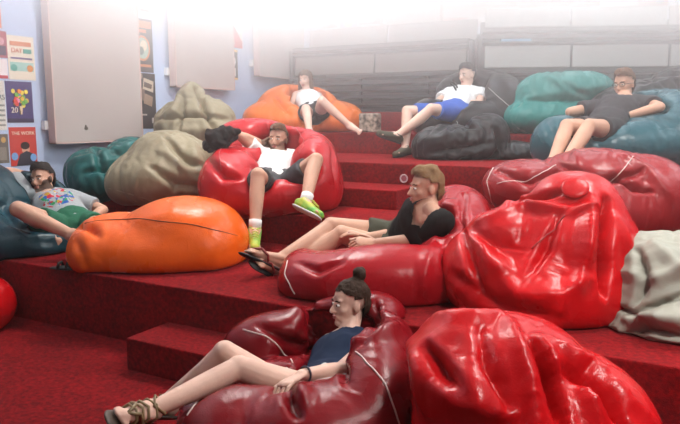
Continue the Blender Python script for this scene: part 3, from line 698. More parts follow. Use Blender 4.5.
# ---------------------------------------------------------------- folded bleachers
SEATP = mat('bleacher_panel_grey', (.20, .175, .155), rough=.5, var=.10, vscale=3)
SEATR = mat('bleacher_panel_silver', (.36, .36, .34), rough=.42, var=.08, vscale=3)
GREYR = mat('grey_rail', (.025, .024, .024), rough=.4)
def bleacher(A, B, label, rows, zb, zt, depth, pm, splits, extra):
    A = np.array([A[0], A[1], 0.]); B = np.array([B[0], B[1], 0.]); u = nrm(B-A); n = np.array([u[1], -u[0], 0]); Ln = np.linalg.norm(B-A)
    M4 = Matrix([[u[0], -n[0], 0, A[0]], [u[1], -n[1], 0, A[1]], [0, 0, 1, 0], [0, 0, 0, 1]])      # local: x along, y away from viewer, z up
    o = empty('folded_bleacher', (A[0], A[1], zb), label, 'bleacher', 'folded bleacher stands at the back')
    def bx(name, a, b, m, bev=.006): return MB().box(a, b, M4, bev).build(name, m, o)
    for (z0, z1, y0, lean) in rows:
        xs = [0.02]+[Ln*s for s in splits]+[Ln-.02]
        for xa, xb in zip(xs[:-1], xs[1:]):
            m = MB(); m.box((xa+.012, y0, z0), (xb-.012, y0+.035, z1), None, .008)
            m.v = [tuple(M4@Vector((x, y+(z-z0)*lean, z))) for x, y, z in m.v]; m.build('back_panel', pm, o)
    for (z0, z1, y0, y1, mm) in extra: bx('rail', (0, y0, z0), (Ln, y1, z1), mm)
    for k in range(int(Ln/.9)+1):
        x = min(.03+k*.9, Ln-.05); bx('post', (x, .10, zb), (x+.04, .14, zb+.42), BLACKM)
    bx('end_frame', (-.05, .02, zb), (-.0, depth, zt-.30), BLACKM); bx('end_frame', (Ln, .02, zb), (Ln+.05, depth, zt-.30), BLACKM)
    bx('backing', (0, depth-.05, zb), (Ln, depth-.01, zt-.12), mat('dark_backing', (.022, .021, .022), rough=.8))
    return o, M4
bleacher((-4.80, 7.45), (-2.42, 7.45), 'long folded bleacher with dark rails and wide brown-grey back panels, behind the orange bean bag',
         [(1.795, 2.03, .02, .12), (2.175, 2.42, .38, .18)], 1.322, 2.42, .95, SEATP, [.5],
         [(2.10, 2.15, .0, .5, GREYR), (2.05, 2.075, -.02, .3, BLACKM), (1.74, 1.77, -.06, .4, GREYR), (1.66, 1.70, -.04, .4, BLACKM), (1.58, 1.61, -.06, .4, GREYR), (1.49, 1.53, -.04, .4, BLACKM), (1.40, 1.44, -.02, .4, GREYR), (1.325, 1.36, .0, .4, BLACKM)])
PA = at(482, 60, 7.45); PB = at(790, 60, 7.10)
o2, M2 = bleacher(PA[:2], PB[:2], 'folded bleacher with silvery back panels at the right, behind the teal bean bag',
         [(1.80, 2.035, .0, .08), (2.245, 2.45, .10, .12)], 1.322, 2.45, .34, SEATR, [.30, .62],
         [(2.17, 2.19, -.03, .25, GREYR), (2.11, 2.15, -.02, .25, BLACKM), (2.06, 2.075, -.04, .25, GREYR), (1.73, 1.76, -.05, .3, GREYR), (1.66, 1.69, -.03, .3, BLACKM), (1.58, 1.61, -.05, .3, GREYR), (1.50, 1.53, -.03, .3, BLACKM), (1.42, 1.45, -.05, .3, GREYR)])
mb_ = MB().box((.20, -.02, 2.077), (.52, .16, 2.105), M2, .003); tag(mb_.build('folded_banner', mat('banner_blue', (.08, .30, .48))), 'small blue and white folded banner lying on the rail of the right bleacher', 'banner')
# ---------------------------------------------------------------- people poses (photo positions of joints; bone lengths fix the distances)
KW = skeleton(.86, (316, 404, 2.42), (350, 333, 1), (330, 342, 1), (372, 345, -1),
    {'L': ((318, 374, 1), (299, 371, -1), (285, 366, -1), (-.3, .2, 1), 24), 'R': ((341, 370, -1), (301, 375, -1), (285, 384, -1), (-.5, -.3, .8), 26)},
    {'L': ((224, 352, 1), (166, 402, 1), (137, 408, 1)), 'R': ((217, 360, 1), (154, 409, -1), (126, 414, -1))}, (350, 302, 1), (-.93, -.42, -.03), (.12, .1, 1))
KM = skeleton(.95, (402, 247, 3.88), (431, 211, -1), (416, 218, 1), (443, 222, -1),
    {'L': ((398, 234, 1), (368, 237, -1), (352, 233, -1), (-.2, 0, 1), 22), 'R': ((420, 240, 1), (374, 243, 1), (354, 241, 1), (-.2, -.5, .8), 24)},
    {'L': ((328, 225, 1), (281, 258, -1), (252, 250, -1)), 'R': ((333, 231, 1), (284, 270, -1), (262, 262, -1))}, (426, 188, 1), (-.96, -.28, .0), (.05, .05, 1))
KK = skeleton(.93, (274, 187, 4.80), (278, 155, 1), (261, 155, 1), (294, 157, 1),
    {'L': ((240, 136, -1), (262, 143, 1), (269, 143, 1), (-.3, .8, .3), 20), 'R': ((300, 172, -1), (268, 172, -1), (258, 169, -1), (0, -.4, .9), 22)},
    {'L': ((258, 175, -1), (255, 229, -1), (255, 244, -1)), 'R': ((316, 160, -1), (306, 202, -1), (320, 212, -1))}, (278, 139, 1), (-.25, -.95, .03), (.05, .1, 1))
KO = skeleton(.92, (314, 114, 7.35), (306, 92, 1), (296, 95, 1), (319, 96, 1),
    {'L': ((290, 112, -1), (304, 112, -1), (310, 111, -1), (0, -.5, 1), 20), 'R': ((327, 109, -1), (316, 110, -1), (310, 108, -1), (.3, -.4, .8), 20)},
    {'L': ((306, 109, -1), (309, 130, -1), (307, 133, -1)), 'R': ((322, 101, -1), (351, 127, -1), (359, 131, -1))}, (305.5, 80, 1), (-.35, -.93, -.05), (-.12, 0, 1))
KB = skeleton(.96, (452, 114, 6.55), (465, 89, 1), (449, 93, 1), (481, 93, 1),
    {'L': ((437, 103, -1), (448, 104, 1), (456, 104, 1), (-.2, -.4, 1), 20), 'R': ((480, 103, -1), (454, 106, -1), (446, 105, -1), (-.1, -.4, 1), 20)},
    {'L': ((407, 111, -1), (405, 148, -1), (396, 152, -1)), 'R': ((431, 109, -1), (398, 135, -1), (382, 132, -1))}, (467, 75, 1), (-.75, -.62, -.12), (0, .1, 1))
KT = skeleton(.95, (603, 131, 4.95), (624, 99, 1), (598, 107, 1), (648, 103, -1),
    {'L': ((570, 112, -1), (583, 121, 1), (590, 124, -1), (-.3, -.4, 1), 22), 'R': ((660, 107, -1), (620, 118, -1), (606, 122, -1), (-.1, -.4, 1), 22)},
    {'L': ((567, 126, -1), (553, 160, -1), (545, 166, -1)), 'R': ((589, 126, -1), (566, 160, -1), (556, 167, -1))}, (624, 84, 1), (-.75, -.62, -.12), (.05, .1, 1))
KL = skeleton(.95, (76, 228, 4.55), (46, 195, 1), (28, 196, 1), (72, 197, 1),
    {'L': ((8, 172, 1), (28, 175, 1), (37, 176, 1), (-.6, .2, .5), 20), 'R': ((103, 210, -1), (87, 221, -1), (78, 226, -1), (0, -.5, 1), 22)},
    {'L': ((18, 209, -1), (70, 234, -1), (83, 234, -1)), 'R': ((103, 226, -1), (75, 240, 1), (60, 240, -1))}, (42.5, 179, 1), (-.22, -.96, .05), (-.2, 0, 1))

# ---------------------------------------------------------------- bean bags
V_ORANGE = vinyl('orange_vinyl', (.88, .13, .008)); V_ORANGE2 = vinyl('pale_orange_vinyl', (.80, .17, .02))
V_RED = vinyl('bright_red_vinyl', (.55, .005, .008)); V_CRIM = vinyl('crimson_vinyl', (.36, .006, .012)); V_DEEP = vinyl('deep_red_vinyl', (.20, .004, .008))
V_MAR = vinyl('maroon_vinyl', (.30, .018, .022)); V_TEALD = vinyl('dark_teal_vinyl', (.008, .045, .062)); V_TEALG = vinyl('green_teal_vinyl', (.008, .11, .105))
V_TEALR = vinyl('bright_teal_vinyl', (.02, .22, .20)); V_BLUEG = vinyl('blue_grey_vinyl', (.02, .095, .12)); V_KHAKI = vinyl('khaki_vinyl', (.30, .255, .165), rough=.45)
V_GREY = vinyl('grey_green_vinyl', (.36, .36, .30), rough=.5); V_BLACK = vinyl('black_vinyl', (.016, .016, .017), rough=.3)
PIPE = mat('pale_piping', (.62, .48, .45), rough=.6); PIPEK = mat('khaki_piping', (.30, .26, .17), rough=.6); PIPED = mat('dark_seam', (.25, .04, .005), rough=.7); PIPER = mat('red_seam', (.32, .02, .02), rough=.6)
FINE = (.08, .04, .018)

bean_bag('dark teal bean bag at the left edge, under the reclining man', V_TEALD, 4.55,
    [(8, 236, 0, 74, 28, .48), (-8, 200, .28, 42, 34, .3), (-40, 215, 0, 50, 50, .5), (60, 240, .1, 26, 18, .4), (30, 196, .45, 36, 22, .2)], C=(22, 226, .35), seed=3, caps=caps_of(KL), creases=[([(0, 205), (12, 222), (30, 232)], -.03, .12), ([(30, 240), (70, 243)], -.02, .1)])
bean_bag('large glossy orange bean bag on the first tier, in front of the khaki bag', V_ORANGE, 4.12,
    [(162, 246, 0, 76, 30, .42), (184, 223, 0, 44, 24, .32), (105, 246, -.05, 26, 26, .33), (217, 243, 0, 25, 29, .33)], seed=5, cells=FINE, press=.0012, excess=(.06, .03),
    creases=[([(78, 226), (92, 228), (100, 236)], -.045, .10), ([(86, 222), (130, 214)], .02, .07), ([(80, 240), (88, 262)], -.03, .08), ([(180, 200), (170, 215), (140, 222)], .015, .08)],
    piping=[[(88, 224), (140, 220), (190, 224), (247, 238)]], pip_mat=PIPED)
bean_bag('slack green-teal bean bag against the left wall, left of the khaki bags', V_TEALG, 5.72,
    [(110, 178, 0, 36, 22, .32), (132, 154, .12, 20, 16, .2), (92, 168, 0, 20, 17, .25)], seed=6, excess=(.22, .1),
    creases=[([(75, 160), (100, 158), (130, 145)], .05, .12), ([(85, 172), (110, 165), (125, 160)], -.05, .1), ([(95, 150), (105, 175)], -.04, .1)])
bean_bag('lower khaki bean bag on the second tier behind the orange bag', V_KHAKI, 5.5,
    [(162, 175, 0, 44, 27, .40), (168, 152, .05, 30, 20, .30), (128, 182, 0, 15, 16, .28), (198, 172, 0, 12, 26, .3)], seed=7, excess=(.16, .05),
    creases=[([(165, 138), (185, 160), (200, 165)], -.05, .1), ([(150, 165), (175, 182), (200, 185)], -.045, .1), ([(160, 150), (190, 172)], .04, .09), ([(190, 140), (200, 175)], .04, .08)],
    piping=[[(108, 180), (122, 152), (150, 134)], [(112, 186), (160, 198), (205, 186)]], pip_mat=PIPEK)
bean_bag('upper slack khaki bean bag with a peaked top, under the second wall panel', V_KHAKI, 6.6,
    [(197, 132, 0, 36, 22, .33), (192, 101, 0, 11, 17, .12), (212, 118, 0, 18, 15, .2), (176, 122, 0, 16, 14, .2), (195, 115, 0, 20, 14, .2)], seed=8, excess=(.24, .12),
    creases=[([(192, 84), (180, 105), (160, 125)], .06, .13), ([(196, 90), (205, 110), (215, 135)], -.07, .12), ([(185, 95), (180, 130)], -.06, .1), ([(160, 120), (190, 115), (225, 118)], -.06, .1), ([(175, 130), (210, 128), (230, 125)], .05, .1)])
bean_bag('bright red bean bag in the centre left, holding the man in white', V_CRIM.copy() if False else vinyl('red_vinyl', (.48, .008, .014)), 5.0,
    [(272, 190, -.05, 62, 22, .42), (231, 178, -.02, 24, 27, .34), (315, 173, .0, 20, 34, .36), (292, 152, .32, 34, 22, .22), (250, 132, .50, 30, 12, .2), (272, 168, .35, 40, 22, .25)], C=(280, 190, .3), seed=9, k=.075, cells=(.08, .04, .021), caps=caps_of(KK),
    creases=[([(210, 160), (225, 175), (240, 178)], -.05, .1), ([(222, 142), (218, 165)], .03, .08), ([(330, 150), (334, 185)], -.03, .1)], piping=[[(296, 128), (306, 140), (300, 152)], [(222, 168), (221, 156), (225, 146)]], pip_mat=PIPER)
bean_bag('light orange bean bag on the fourth tier, under the girl in white', V_ORANGE2, 7.65,
    [(304, 120, 0, 54, 15, .42), (298, 103, .15, 36, 19, .3), (268, 117, 0, 22, 13, .3), (342, 118, 0, 18, 14, .3)], seed=10, caps=caps_of(KO), creases=[([(275, 98), (290, 115)], -.04, .1), ([(330, 98), (350, 112)], .03, .1)])
bean_bag('black bean bag with grey piping high up, under the man in blue shorts', V_BLACK, 6.75,
    [(466, 117, 0, 50, 18, .42), (470, 92, .28, 32, 20, .2), (503, 104, 0, 18, 24, .35), (432, 116, 0, 18, 15, .3), (480, 92, .4, 30, 18, .2), (462, 124, -.22, 40, 11, .15), (500, 99, .1, 19, 22, .25)], C=(474, 120, .3), seed=11, caps=caps_of(KB),
    piping=[[(487, 84), (500, 98), (516, 112)], [(410, 104), (424, 96), (440, 100)], [(452, 108), (458, 122)]], pip_mat=mat('grey_piping', (.4, .4, .38)))
bean_bag('flattened glossy black bean bag lying on the third tier', V_BLACK, 5.95,
    [(458, 144, 0, 40, 16, .27), (488, 130, 0, 16, 15, .18), (512, 151, 0, 27, 8, .2), (436, 147, 0, 17, 13, .2)], seed=12, excess=(.25, .12),
    creases=[([(425, 140), (450, 136), (480, 132)], .05, .12), ([(430, 150), (460, 146), (490, 142)], -.05, .1), ([(475, 120), (480, 135)], .04, .1), ([(495, 130), (500, 150)], -.06, .12)])
bean_bag('slack teal bean bag with a folded top, left of the man with glasses', V_TEALR, 6.4,
    [(543, 116, 0, 38, 17, .36), (574, 84, -.05, 28, 11, .2), (540, 96, .05, 22, 20, .28), (596, 87, -.05, 14, 8, .14), (570, 105, .05, 26, 18, .28)], seed=13, excess=(.14, .08),
    creases=[([(548, 78), (575, 88), (603, 84)], .05, .1), ([(530, 100), (560, 98), (595, 100)], -.05, .1), ([(560, 82), (590, 96)], -.04, .08)])
bean_bag('black bean bag at the upper right, behind the man with glasses', V_BLACK, 6.05,
    [(652, 108, 0, 58, 26, .32), (690, 95, 0, 40, 28, .3), (620, 118, 0, 20, 16, .25)], seed=14, excess=(.15, .1), creases=[([(610, 105), (640, 92), (680, 78)], .05, .1), ([(620, 112), (660, 98)], -.05, .1)])
bean_bag('large blue-grey bean bag under the man with glasses', V_BLUEG, 5.02,
    [(628, 144, 0, 86, 27, .42), (668, 124, .2, 40, 30, .3), (560, 142, -.03, 23, 25, .25), (690, 135, 0, 50, 40, .4), (645, 118, .35, 40, 24, .2)], C=(632, 142, .3), seed=15, caps=caps_of(KT),
    creases=[([(548, 120), (560, 145), (575, 160)], -.03, .1)])
bean_bag('maroon bean bag with pale piping behind the tall bright red one', V_MAR, 4.12,
    [(602, 205, 0, 78, 36, .40), (595, 172, 0, 44, 22, .26), (522, 184, .05, 36, 23, .3), (648, 190, 0, 32, 32, .35)], seed=16, cells=FINE, excess=(.10, .05),
    creases=[([(560, 165), (600, 182), (640, 172)], -.05, .09), ([(620, 155), (648, 172), (670, 195)], .04, .09), ([(500, 170), (530, 180), (560, 170)], -.05, .1), ([(575, 150), (580, 165)], .02, .05), ([(610, 175), (632, 188), (650, 190)], -.05, .07)],
    piping=[[(632, 158), (622, 168), (612, 178)], [(496, 168), (490, 180), (498, 208)], [(500, 182), (530, 176), (556, 166)]], pip_mat=PIPE)
bean_bag('tall bright red bean bag with a gathered round-capped top, at the right', V_RED, 3.12,
    [(540, 282, 0, 90, 50, .43), (560, 236, .02, 52, 38, .32), (572, 192, 0, 30, 18, .14), (598, 262, .02, 36, 46, .3), (500, 226, -.02, 22, 12, .14), (470, 262, 0, 20, 24, .2), (592, 212, 0, 16, 22, .16)], C=(540, 262), seed=17, cells=FINE, excess=(.08, .04),
    creases=[([(472, 238), (490, 262), (510, 272)], .07, .10), ([(466, 232), (478, 262), (486, 285)], -.05, .08), ([(496, 268), (520, 292), (560, 292), (585, 278)], .055, .09), ([(590, 195), (585, 240), (575, 285)], .075, .08), ([(603, 200), (598, 250), (600, 290)], -.09, .09),
             ([(612, 215), (628, 255)], .04, .08), ([(560, 300), (540, 330)], .04, .07), ([(500, 205), (540, 200), (560, 192)], -.06, .07), ([(480, 222), (530, 208), (575, 210)], .05, .06), ([(530, 195), (505, 210)], .05, .06), ([(560, 215), (545, 250), (530, 275)], -.035, .07), ([(600, 205), (570, 215)], .04, .05), ([(455, 270), (500, 300), (560, 312)], -.03, .10)],
    piping=[[(566, 216), (548, 232), (532, 248)]], pip_mat=PIPER, button=(575, 188, .062))
bean_bag('grey-green cloth-like bean bag at the right edge, under the red one', V_GREY, 2.86,
    [(668, 302, 0, 56, 50, .36), (640, 330, -.04, 44, 22, .28), (700, 270, 0, 60, 34, .3), (640, 270, .05, 25, 30, .2)], seed=18, cells=FINE, excess=(.16, .10),
    creases=[([(610, 300), (640, 312), (700, 285)], -.05, .05), ([(625, 270), (660, 278), (700, 262)], .04, .05), ([(620, 322), (650, 312), (700, 318)], .04, .04), ([(610, 338), (640, 335), (700, 345)], -.04, .04), ([(620, 335), (650, 325), (690, 330)], -.05, .07), ([(640, 310), (670, 315), (700, 312)], .05, .07), ([(615, 345), (650, 342), (690, 348)], .04, .06), ([(640, 250), (650, 280), (640, 300)], -.05, .07), ([(655, 245), (690, 275)], .04, .08)])
bean_bag('crimson bean bag under the man in the black t-shirt', V_CRIM, 3.52,
    [(388, 282, -.02, 92, 28, .42), (455, 218, .45, 30, 32, .22), (345, 230, .55, 55, 22, .17), (452, 248, .08, 32, 42, .36), (302, 277, -.05, 18, 25, .25), (402, 272, -.30, 62, 24, .17), (345, 274, -.25, 50, 17, .18), (468, 225, .25, 18, 30, .2)], C=(440, 256, .35), seed=19, cells=FINE, caps=caps_of(KM), excess=(.08, .03),
    creases=[([(300, 262), (320, 270), (345, 262)], -.03, .06), ([(440, 232), (425, 262), (420, 290)], .03, .07), ([(452, 240), (440, 268)], -.035, .06), ([(450, 190), (447, 215), (455, 235)], .04, .07), ([(463, 195), (460, 225), (452, 245)], -.05, .07), ([(320, 225), (350, 228), (390, 215)], -.04, .07), ([(330, 215), (370, 212)], .035, .07), ([(480, 215), (470, 250)], .03, .07), ([(340, 240), (370, 222)], .03, .06)],
    piping=[[(291, 260), (288, 272), (298, 290)], [(443, 226), (452, 236), (452, 250)]], pip_mat=PIPE)
bean_bag('deep red bean bag in the foreground, under the woman in the navy top', V_DEEP, 2.42,
    [(300, 420, -.02, 112, 50, .40), (285, 345, .48, 62, 34, .16), (377, 330, .52, 32, 36, .16), (375, 385, -.02, 33, 54, .33), (385, 350, .18, 24, 36, .2), (222, 412, -.15, 36, 28, .22), (318, 424, -.28, 62, 34, .17), (345, 320, .62, 40, 24, .12)], C=(378, 392, .35), seed=20, cells=FINE, caps=caps_of(KW), excess=(.09, .05),
    creases=[([(375, 300), (378, 325), (365, 345)], -.045, .07), ([(395, 325), (380, 335), (355, 345)], .045, .06), ([(352, 345), (330, 370), (300, 385)], .04, .08), ([(290, 392), (295, 404), (300, 415)], -.06, .07), ([(305, 385), (302, 410)], .05, .05), ([(315, 300), (305, 325), (318, 350)], -.05, .07), ([(300, 305), (290, 330)], .04, .07), ([(260, 325), (280, 335), (300, 340)], -.03, .07), ([(350, 355), (345, 385)], -.03, .06)],
    piping=[[(246, 329), (268, 336), (292, 362)], [(359, 352), (382, 380), (396, 424)], [(221, 386), (205, 396), (192, 414)]], pip_mat=PIPE)
bean_bag('slack bright red bean bag with deep folds in the bottom right foreground', V_RED, 2.02,
    [(520, 430, 0, 105, 84, .40), (458, 362, 0, 40, 44, .26), (515, 348, .05, 48, 26, .2), (588, 415, 0, 54, 50, .30), (450, 350, -.22, 16, 18, .1, -1)], C=(520, 430), seed=21, cells=FINE, excess=(.10, .05),
    creases=[([(505, 325), (515, 365), (535, 424)], .085, .08), ([(530, 345), (545, 385), (560, 424)], -.09, .07), ([(450, 372), (480, 400), (512, 412)], .06, .08), ([(430, 345), (445, 368), (470, 392)], -.07, .07), ([(415, 335), (425, 360), (430, 400)], .04, .07), ([(480, 330), (490, 370), (505, 405)], -.04, .07),
             ([(540, 340), (580, 365), (640, 415)], .06, .07), ([(560, 370), (600, 400), (620, 424)], -.07, .07), ([(575, 385), (595, 424)], .05, .06), ([(532, 340), (545, 355), (550, 372)], .05, .05), ([(440, 318), (475, 322), (505, 320)], .05, .07)])
bean_bag('bright red bean bag mostly outside the left edge, on the floor below the first tier', V_RED, 3.8, [(-28, 308, 0, 36, 25, .24), (-25, 295, 0, 22, 14, .2)], seed=22)

# ---------------------------------------------------------------- the people themselves
WHITE = mat('white_cotton', (.72, .71, .70), rough=.9, spec=.1, bump=.1, scale=60); NAVY = mat('navy_cotton', (.012, .022, .05), rough=.85, spec=.15); BLK = mat('black_cotton', (.014, .013, .013), rough=.9, spec=.1)
GREYT = mat('grey_cotton', (.34, .36, .37), rough=.9, spec=.1); GREYS = mat('dark_grey_cotton', (.10, .10, .105), rough=.9, spec=.1, var=.5, vscale=14)
BROWNH = mat('dark_brown_hair', (.035, .018, .010), rough=.7, spec=.2, bump=.5, scale=120); LBROWN = mat('light_brown_hair', (.20, .115, .05), rough=.7, spec=.2, bump=.5, scale=120); MBROWN = mat('brown_hair', (.11, .055, .028), rough=.7, spec=.2, bump=.5, scale=120); BLKH = mat('near_black_hair', (.018, .012, .009), rough=.7, spec=.2, bump=.5, scale=120)
STUB = mat('stubble', (.24, .13, .085), rough=.8, var=.3, vscale=90); SOLEB = mat('black_rubber', (.015, .015, .015), rough=.7); SOLEW = mat('white_rubber', (.6, .6, .58), rough=.6)
# woman in the foreground
w = build_body(KW, SKIN('fair'), voxel=.0065, female=True); tag(w, 'woman with a hair bun in a navy sleeveless top, lounging in the foreground', 'person')
build_face(KW, w, BROWNH); build_hair(KW, w, BROWNH, bun=True, thick=.007, line=.060, seed=1)
build_shirt(KW, w, NAVY, female=True, strap=True, name='tank_top', seed=1); build_shorts(KW, w, mat('white_denim', (.62, .62, .60), rough=.9, bump=.2, scale=50), frac=.36, seed=1, wide=1.3)
GOLD = mat('tan_gladiator_leather', (.22, .15, .07), rough=.45)
for n in 'LR': build_shoe(KW, n, w, GOLD, mat('brown_sole', (.07, .045, .03)), 'sandal')
q = KW['wrR']*.9+KW['elR']*.1; d = nrm(KW['wrR']-KW['elR']); u = nrm(np.cross(d, UP)); v = np.cross(d, u)
MB().tube([q+u*.029*math.cos(t)+v*.029*math.sin(t) for t in np.linspace(0, 6.283, 20)[:-1]], .004, 6, closed=True).build('bracelet', mat('bracelet_cord', (.04, .03, .05)), w, True)
# man in the middle
w = build_body(KM, SKIN('tan'), voxel=.0065); tag(w, 'man in a black v-neck t-shirt and flip-flops, reclining with crossed feet in the middle', 'person')
build_face(KM, w, MBROWN); build_hair(KM, w, LBROWN, top=.012, thick=.008, line=.068, seed=2)
build_shirt(KM, w, BLK, sleeve=.62, vneck=.05, seed=2); build_shorts(KM, w, mat('olive_cotton', (.05, .05, .03), rough=.9), frac=.45, seed=2)
for n in 'LR': build_shoe(KM, n, w, mat('red_strap', (.22, .02, .015)), SOLEB, 'flip_flop')
# man in white
w = build_body(KK, SKIN('tan'), voxel=.0075); tag(w, 'man in a white t-shirt and green trainers with one hand behind his head', 'person')
build_face(KK, w, MBROWN, beard=STUB); build_hair(KK, w, MBROWN, top=.014, thick=.008, line=.07, seed=3)
build_shirt(KK, w, WHITE, sleeve=.6, seed=3); build_shorts(KK, w, GREYS, frac=.72, seed=3)
GREEN = mat('lime_green_mesh', (.10, .38, .05), rough=.6, var=.9, vscale=16, col2=(.45, .45, .03))
for n in 'LR': build_shoe(KK, n, w, GREEN, SOLEW, lace=mat('yellow_lace', (.6, .6, .1)), sock=WHITE)
# girl on the orange bag
w = build_body(KO, SKIN('light'), voxel=.009, female=True); tag(w, 'girl with long brown hair in a white top, sitting barefoot on the light orange bag', 'person')
build_face(KO, w, LBROWN); build_hair(KO, w, MBROWN, long=.13, thick=.016, line=.045, seed=4)
build_shirt(KO, w, WHITE, female=True, strap=True, name='tank_top', seed=4); build_shorts(KO, w, mat('black_denim', (.02, .02, .022), rough=.9), frac=.40, seed=4)
# man in the polo
w = build_body(KB, SKIN('light'), voxel=.009); tag(w, 'man in a white polo shirt and blue shorts, high up in the back', 'person')
build_face(KB, w, BLKH); build_hair(KB, w, BLKH, top=.008, thick=.010, seed=5)
POLO = mat('striped_polo', (.72, .72, .72), rough=.9)
build_shirt(KB, w, POLO, sleeve=.6, vneck=.05, name='polo_shirt', seed=5); build_shorts(KB, w, mat('blue_cotton', (.03, .10, .42), rough=.9), frac=.8, seed=5)
fr = nrm(np.cross(KB['spine'], KB['latp'])); fr = fr if fr@FW < 0 else -fr
for k in range(2):
    c = KB['pelvis']+KB['spine']*(.40-.05*k)*KB['s']; a = c-KB['latp']*.02; b = c-KB['latp']*.115-KB['spine']*-.05
    st = MB(); st.tube([a+fr*.122-KB['spine']*.08, (a+b)/2+fr*.130-KB['spine']*.03, b+fr*.105+KB['spine']*.015], .009, 6); st.build('black_stripe', BLK, w, True)
for n in 'LR': build_shoe(KB, n, w, mat('olive_suede', (.07, .065, .04), rough=.85), SOLEB)
# man with glasses
w = build_body(KT, SKIN('tan'), voxel=.0075); tag(w, 'man with glasses in a dark grey v-neck t-shirt, on the blue-grey bag at the right', 'person')
build_face(KT, w, MBROWN); build_hair(KT, w, MBROWN, top=.010, thick=.009, line=.068, seed=6)
build_shirt(KT, w, mat('charcoal_cotton', (.035, .035, .04), rough=.9), sleeve=.62, vneck=.11, seed=6); build_shorts(KT, w, mat('charcoal_shorts', (.03, .03, .033), rough=.9), frac=.55, seed=6)
for n in 'LR': build_shoe(KT, n, w, mat('grey_canvas', (.12, .14, .14), rough=.85), SOLEB)
H = head_pts(KT); g = MB(); MM = KT
for q in (-1, 1): g.tube([H(q*.031+.023*math.cos(t), .096-abs(q*.031+.023*math.cos(t))*.12, .001+.017*math.sin(t)) for t in np.linspace(0, 6.283, 20)[:-1]], .0019, 6, closed=True); g.tube([H(q*.054, .089, .004), H(q*.078, .05, .004), H(q*.082, -.01, 0)], .0019, 6)
g.tube([H(-.009, .096, .004), H(0, .099, .007), H(.009, .096, .004)], .0019, 6); g.build('glasses', SOLEB, w, True)
q = KT['wrR']*.9+KT['elR']*.1; d = nrm(KT['wrR']-KT['elR']); u = nrm(np.cross(d, UP)); v = np.cross(d, u)
MB().tube([q+u*.031*math.cos(t)+v*.031*math.sin(t) for t in np.linspace(0, 6.283, 20)[:-1]], .006, 6, closed=True).build('wristwatch', SOLEB, w, True)
# man at the left
w = build_body(KL, SKIN('tan'), voxel=.0075); tag(w, 'bearded man in a printed grey t-shirt and green shorts, reclining at the left', 'person')
build_face(KL, w, BLKH, beard=mat('dark_beard', (.085, .045, .028), rough=.8, var=.4, vscale=120)); build_hair(KL, w, BLKH, top=.014, thick=.010, line=.066, seed=7)
PR = mat('printed_grey_cotton', (.34, .36, .37), rough=.9, spec=.1)
sh = build_shirt(KL, w, PR, sleeve=.75, seed=7); build_shorts(KL, w, mat('green_cotton', (.01, .11, .055), rough=.9), frac=.55, seed=7)
nt = PR.node_tree; Ln = nt.links.new; b = nt.nodes['Principled BSDF']; tc = nt.nodes.new('ShaderNodeTexCoord')
fr = nrm(np.cross(KL['spine'], KL['latp'])); fr = fr if fr@FW < 0 else -fr
pc = KL['pelvis']+KL['spine']*.30*KL['s']+fr*.12-np.array(w.location)
vd = nt.nodes.new('ShaderNodeVectorMath'); vd.operation = 'DISTANCE'; vd.inputs[1].default_value = tuple(pc); Ln(tc.outputs['Object'], vd.inputs[0])
lt = nt.nodes.new('ShaderNodeMath'); lt.operation = 'LESS_THAN'; lt.inputs[1].default_value = .125; Ln(vd.outputs['Value'], lt.inputs[0])
vo = nt.nodes.new('ShaderNodeTexVoronoi'); vo.inputs['Scale'].default_value = 30; Ln(tc.outputs['Object'], vo.inputs['Vector'])
nn = nt.nodes.new('ShaderNodeTexNoise'); nn.inputs['Scale'].default_value = 26; Ln(tc.outputs['Object'], nn.inputs['Vector'])
gt = nt.nodes.new('ShaderNodeMath'); gt.operation = 'GREATER_THAN'; gt.inputs[1].default_value = .5; Ln(nn.outputs['Fac'], gt.inputs[0])
mu = nt.nodes.new('ShaderNodeMath'); mu.operation = 'MULTIPLY'; Ln(lt.outputs[0], mu.inputs[0]); Ln(gt.outputs[0], mu.inputs[1])
se = nt.nodes.new('ShaderNodeSeparateColor'); Ln(vo.outputs['Color'], se.inputs['Color'])
cr = nt.nodes.new('ShaderNodeValToRGB'); cr.color_ramp.interpolation = 'CONSTANT'; cr.color_ramp.elements[0].color = (.03, .10, .35, 1); cr.color_ramp.elements[1].position = .3; cr.color_ramp.elements[1].color = (.5, .03, .05, 1)
for p, c in ((.55, (.03, .28, .10, 1)), (.75, (.6, .6, .6, 1)), (.88, (.5, .3, .04, 1))): e = cr.color_ramp.elements.new(p); e.color = c
Ln(se.outputs[0], cr.inputs['Fac'])
mix = nt.nodes.new('ShaderNodeMix'); mix.data_type = 'RGBA'; mix.inputs[6].default_value = (.34, .36, .37, 1); Ln(mu.outputs[0], mix.inputs[0]); Ln(cr.outputs['Color'], mix.inputs[7]); Ln(mix.outputs[2], b.inputs['Base Color'])

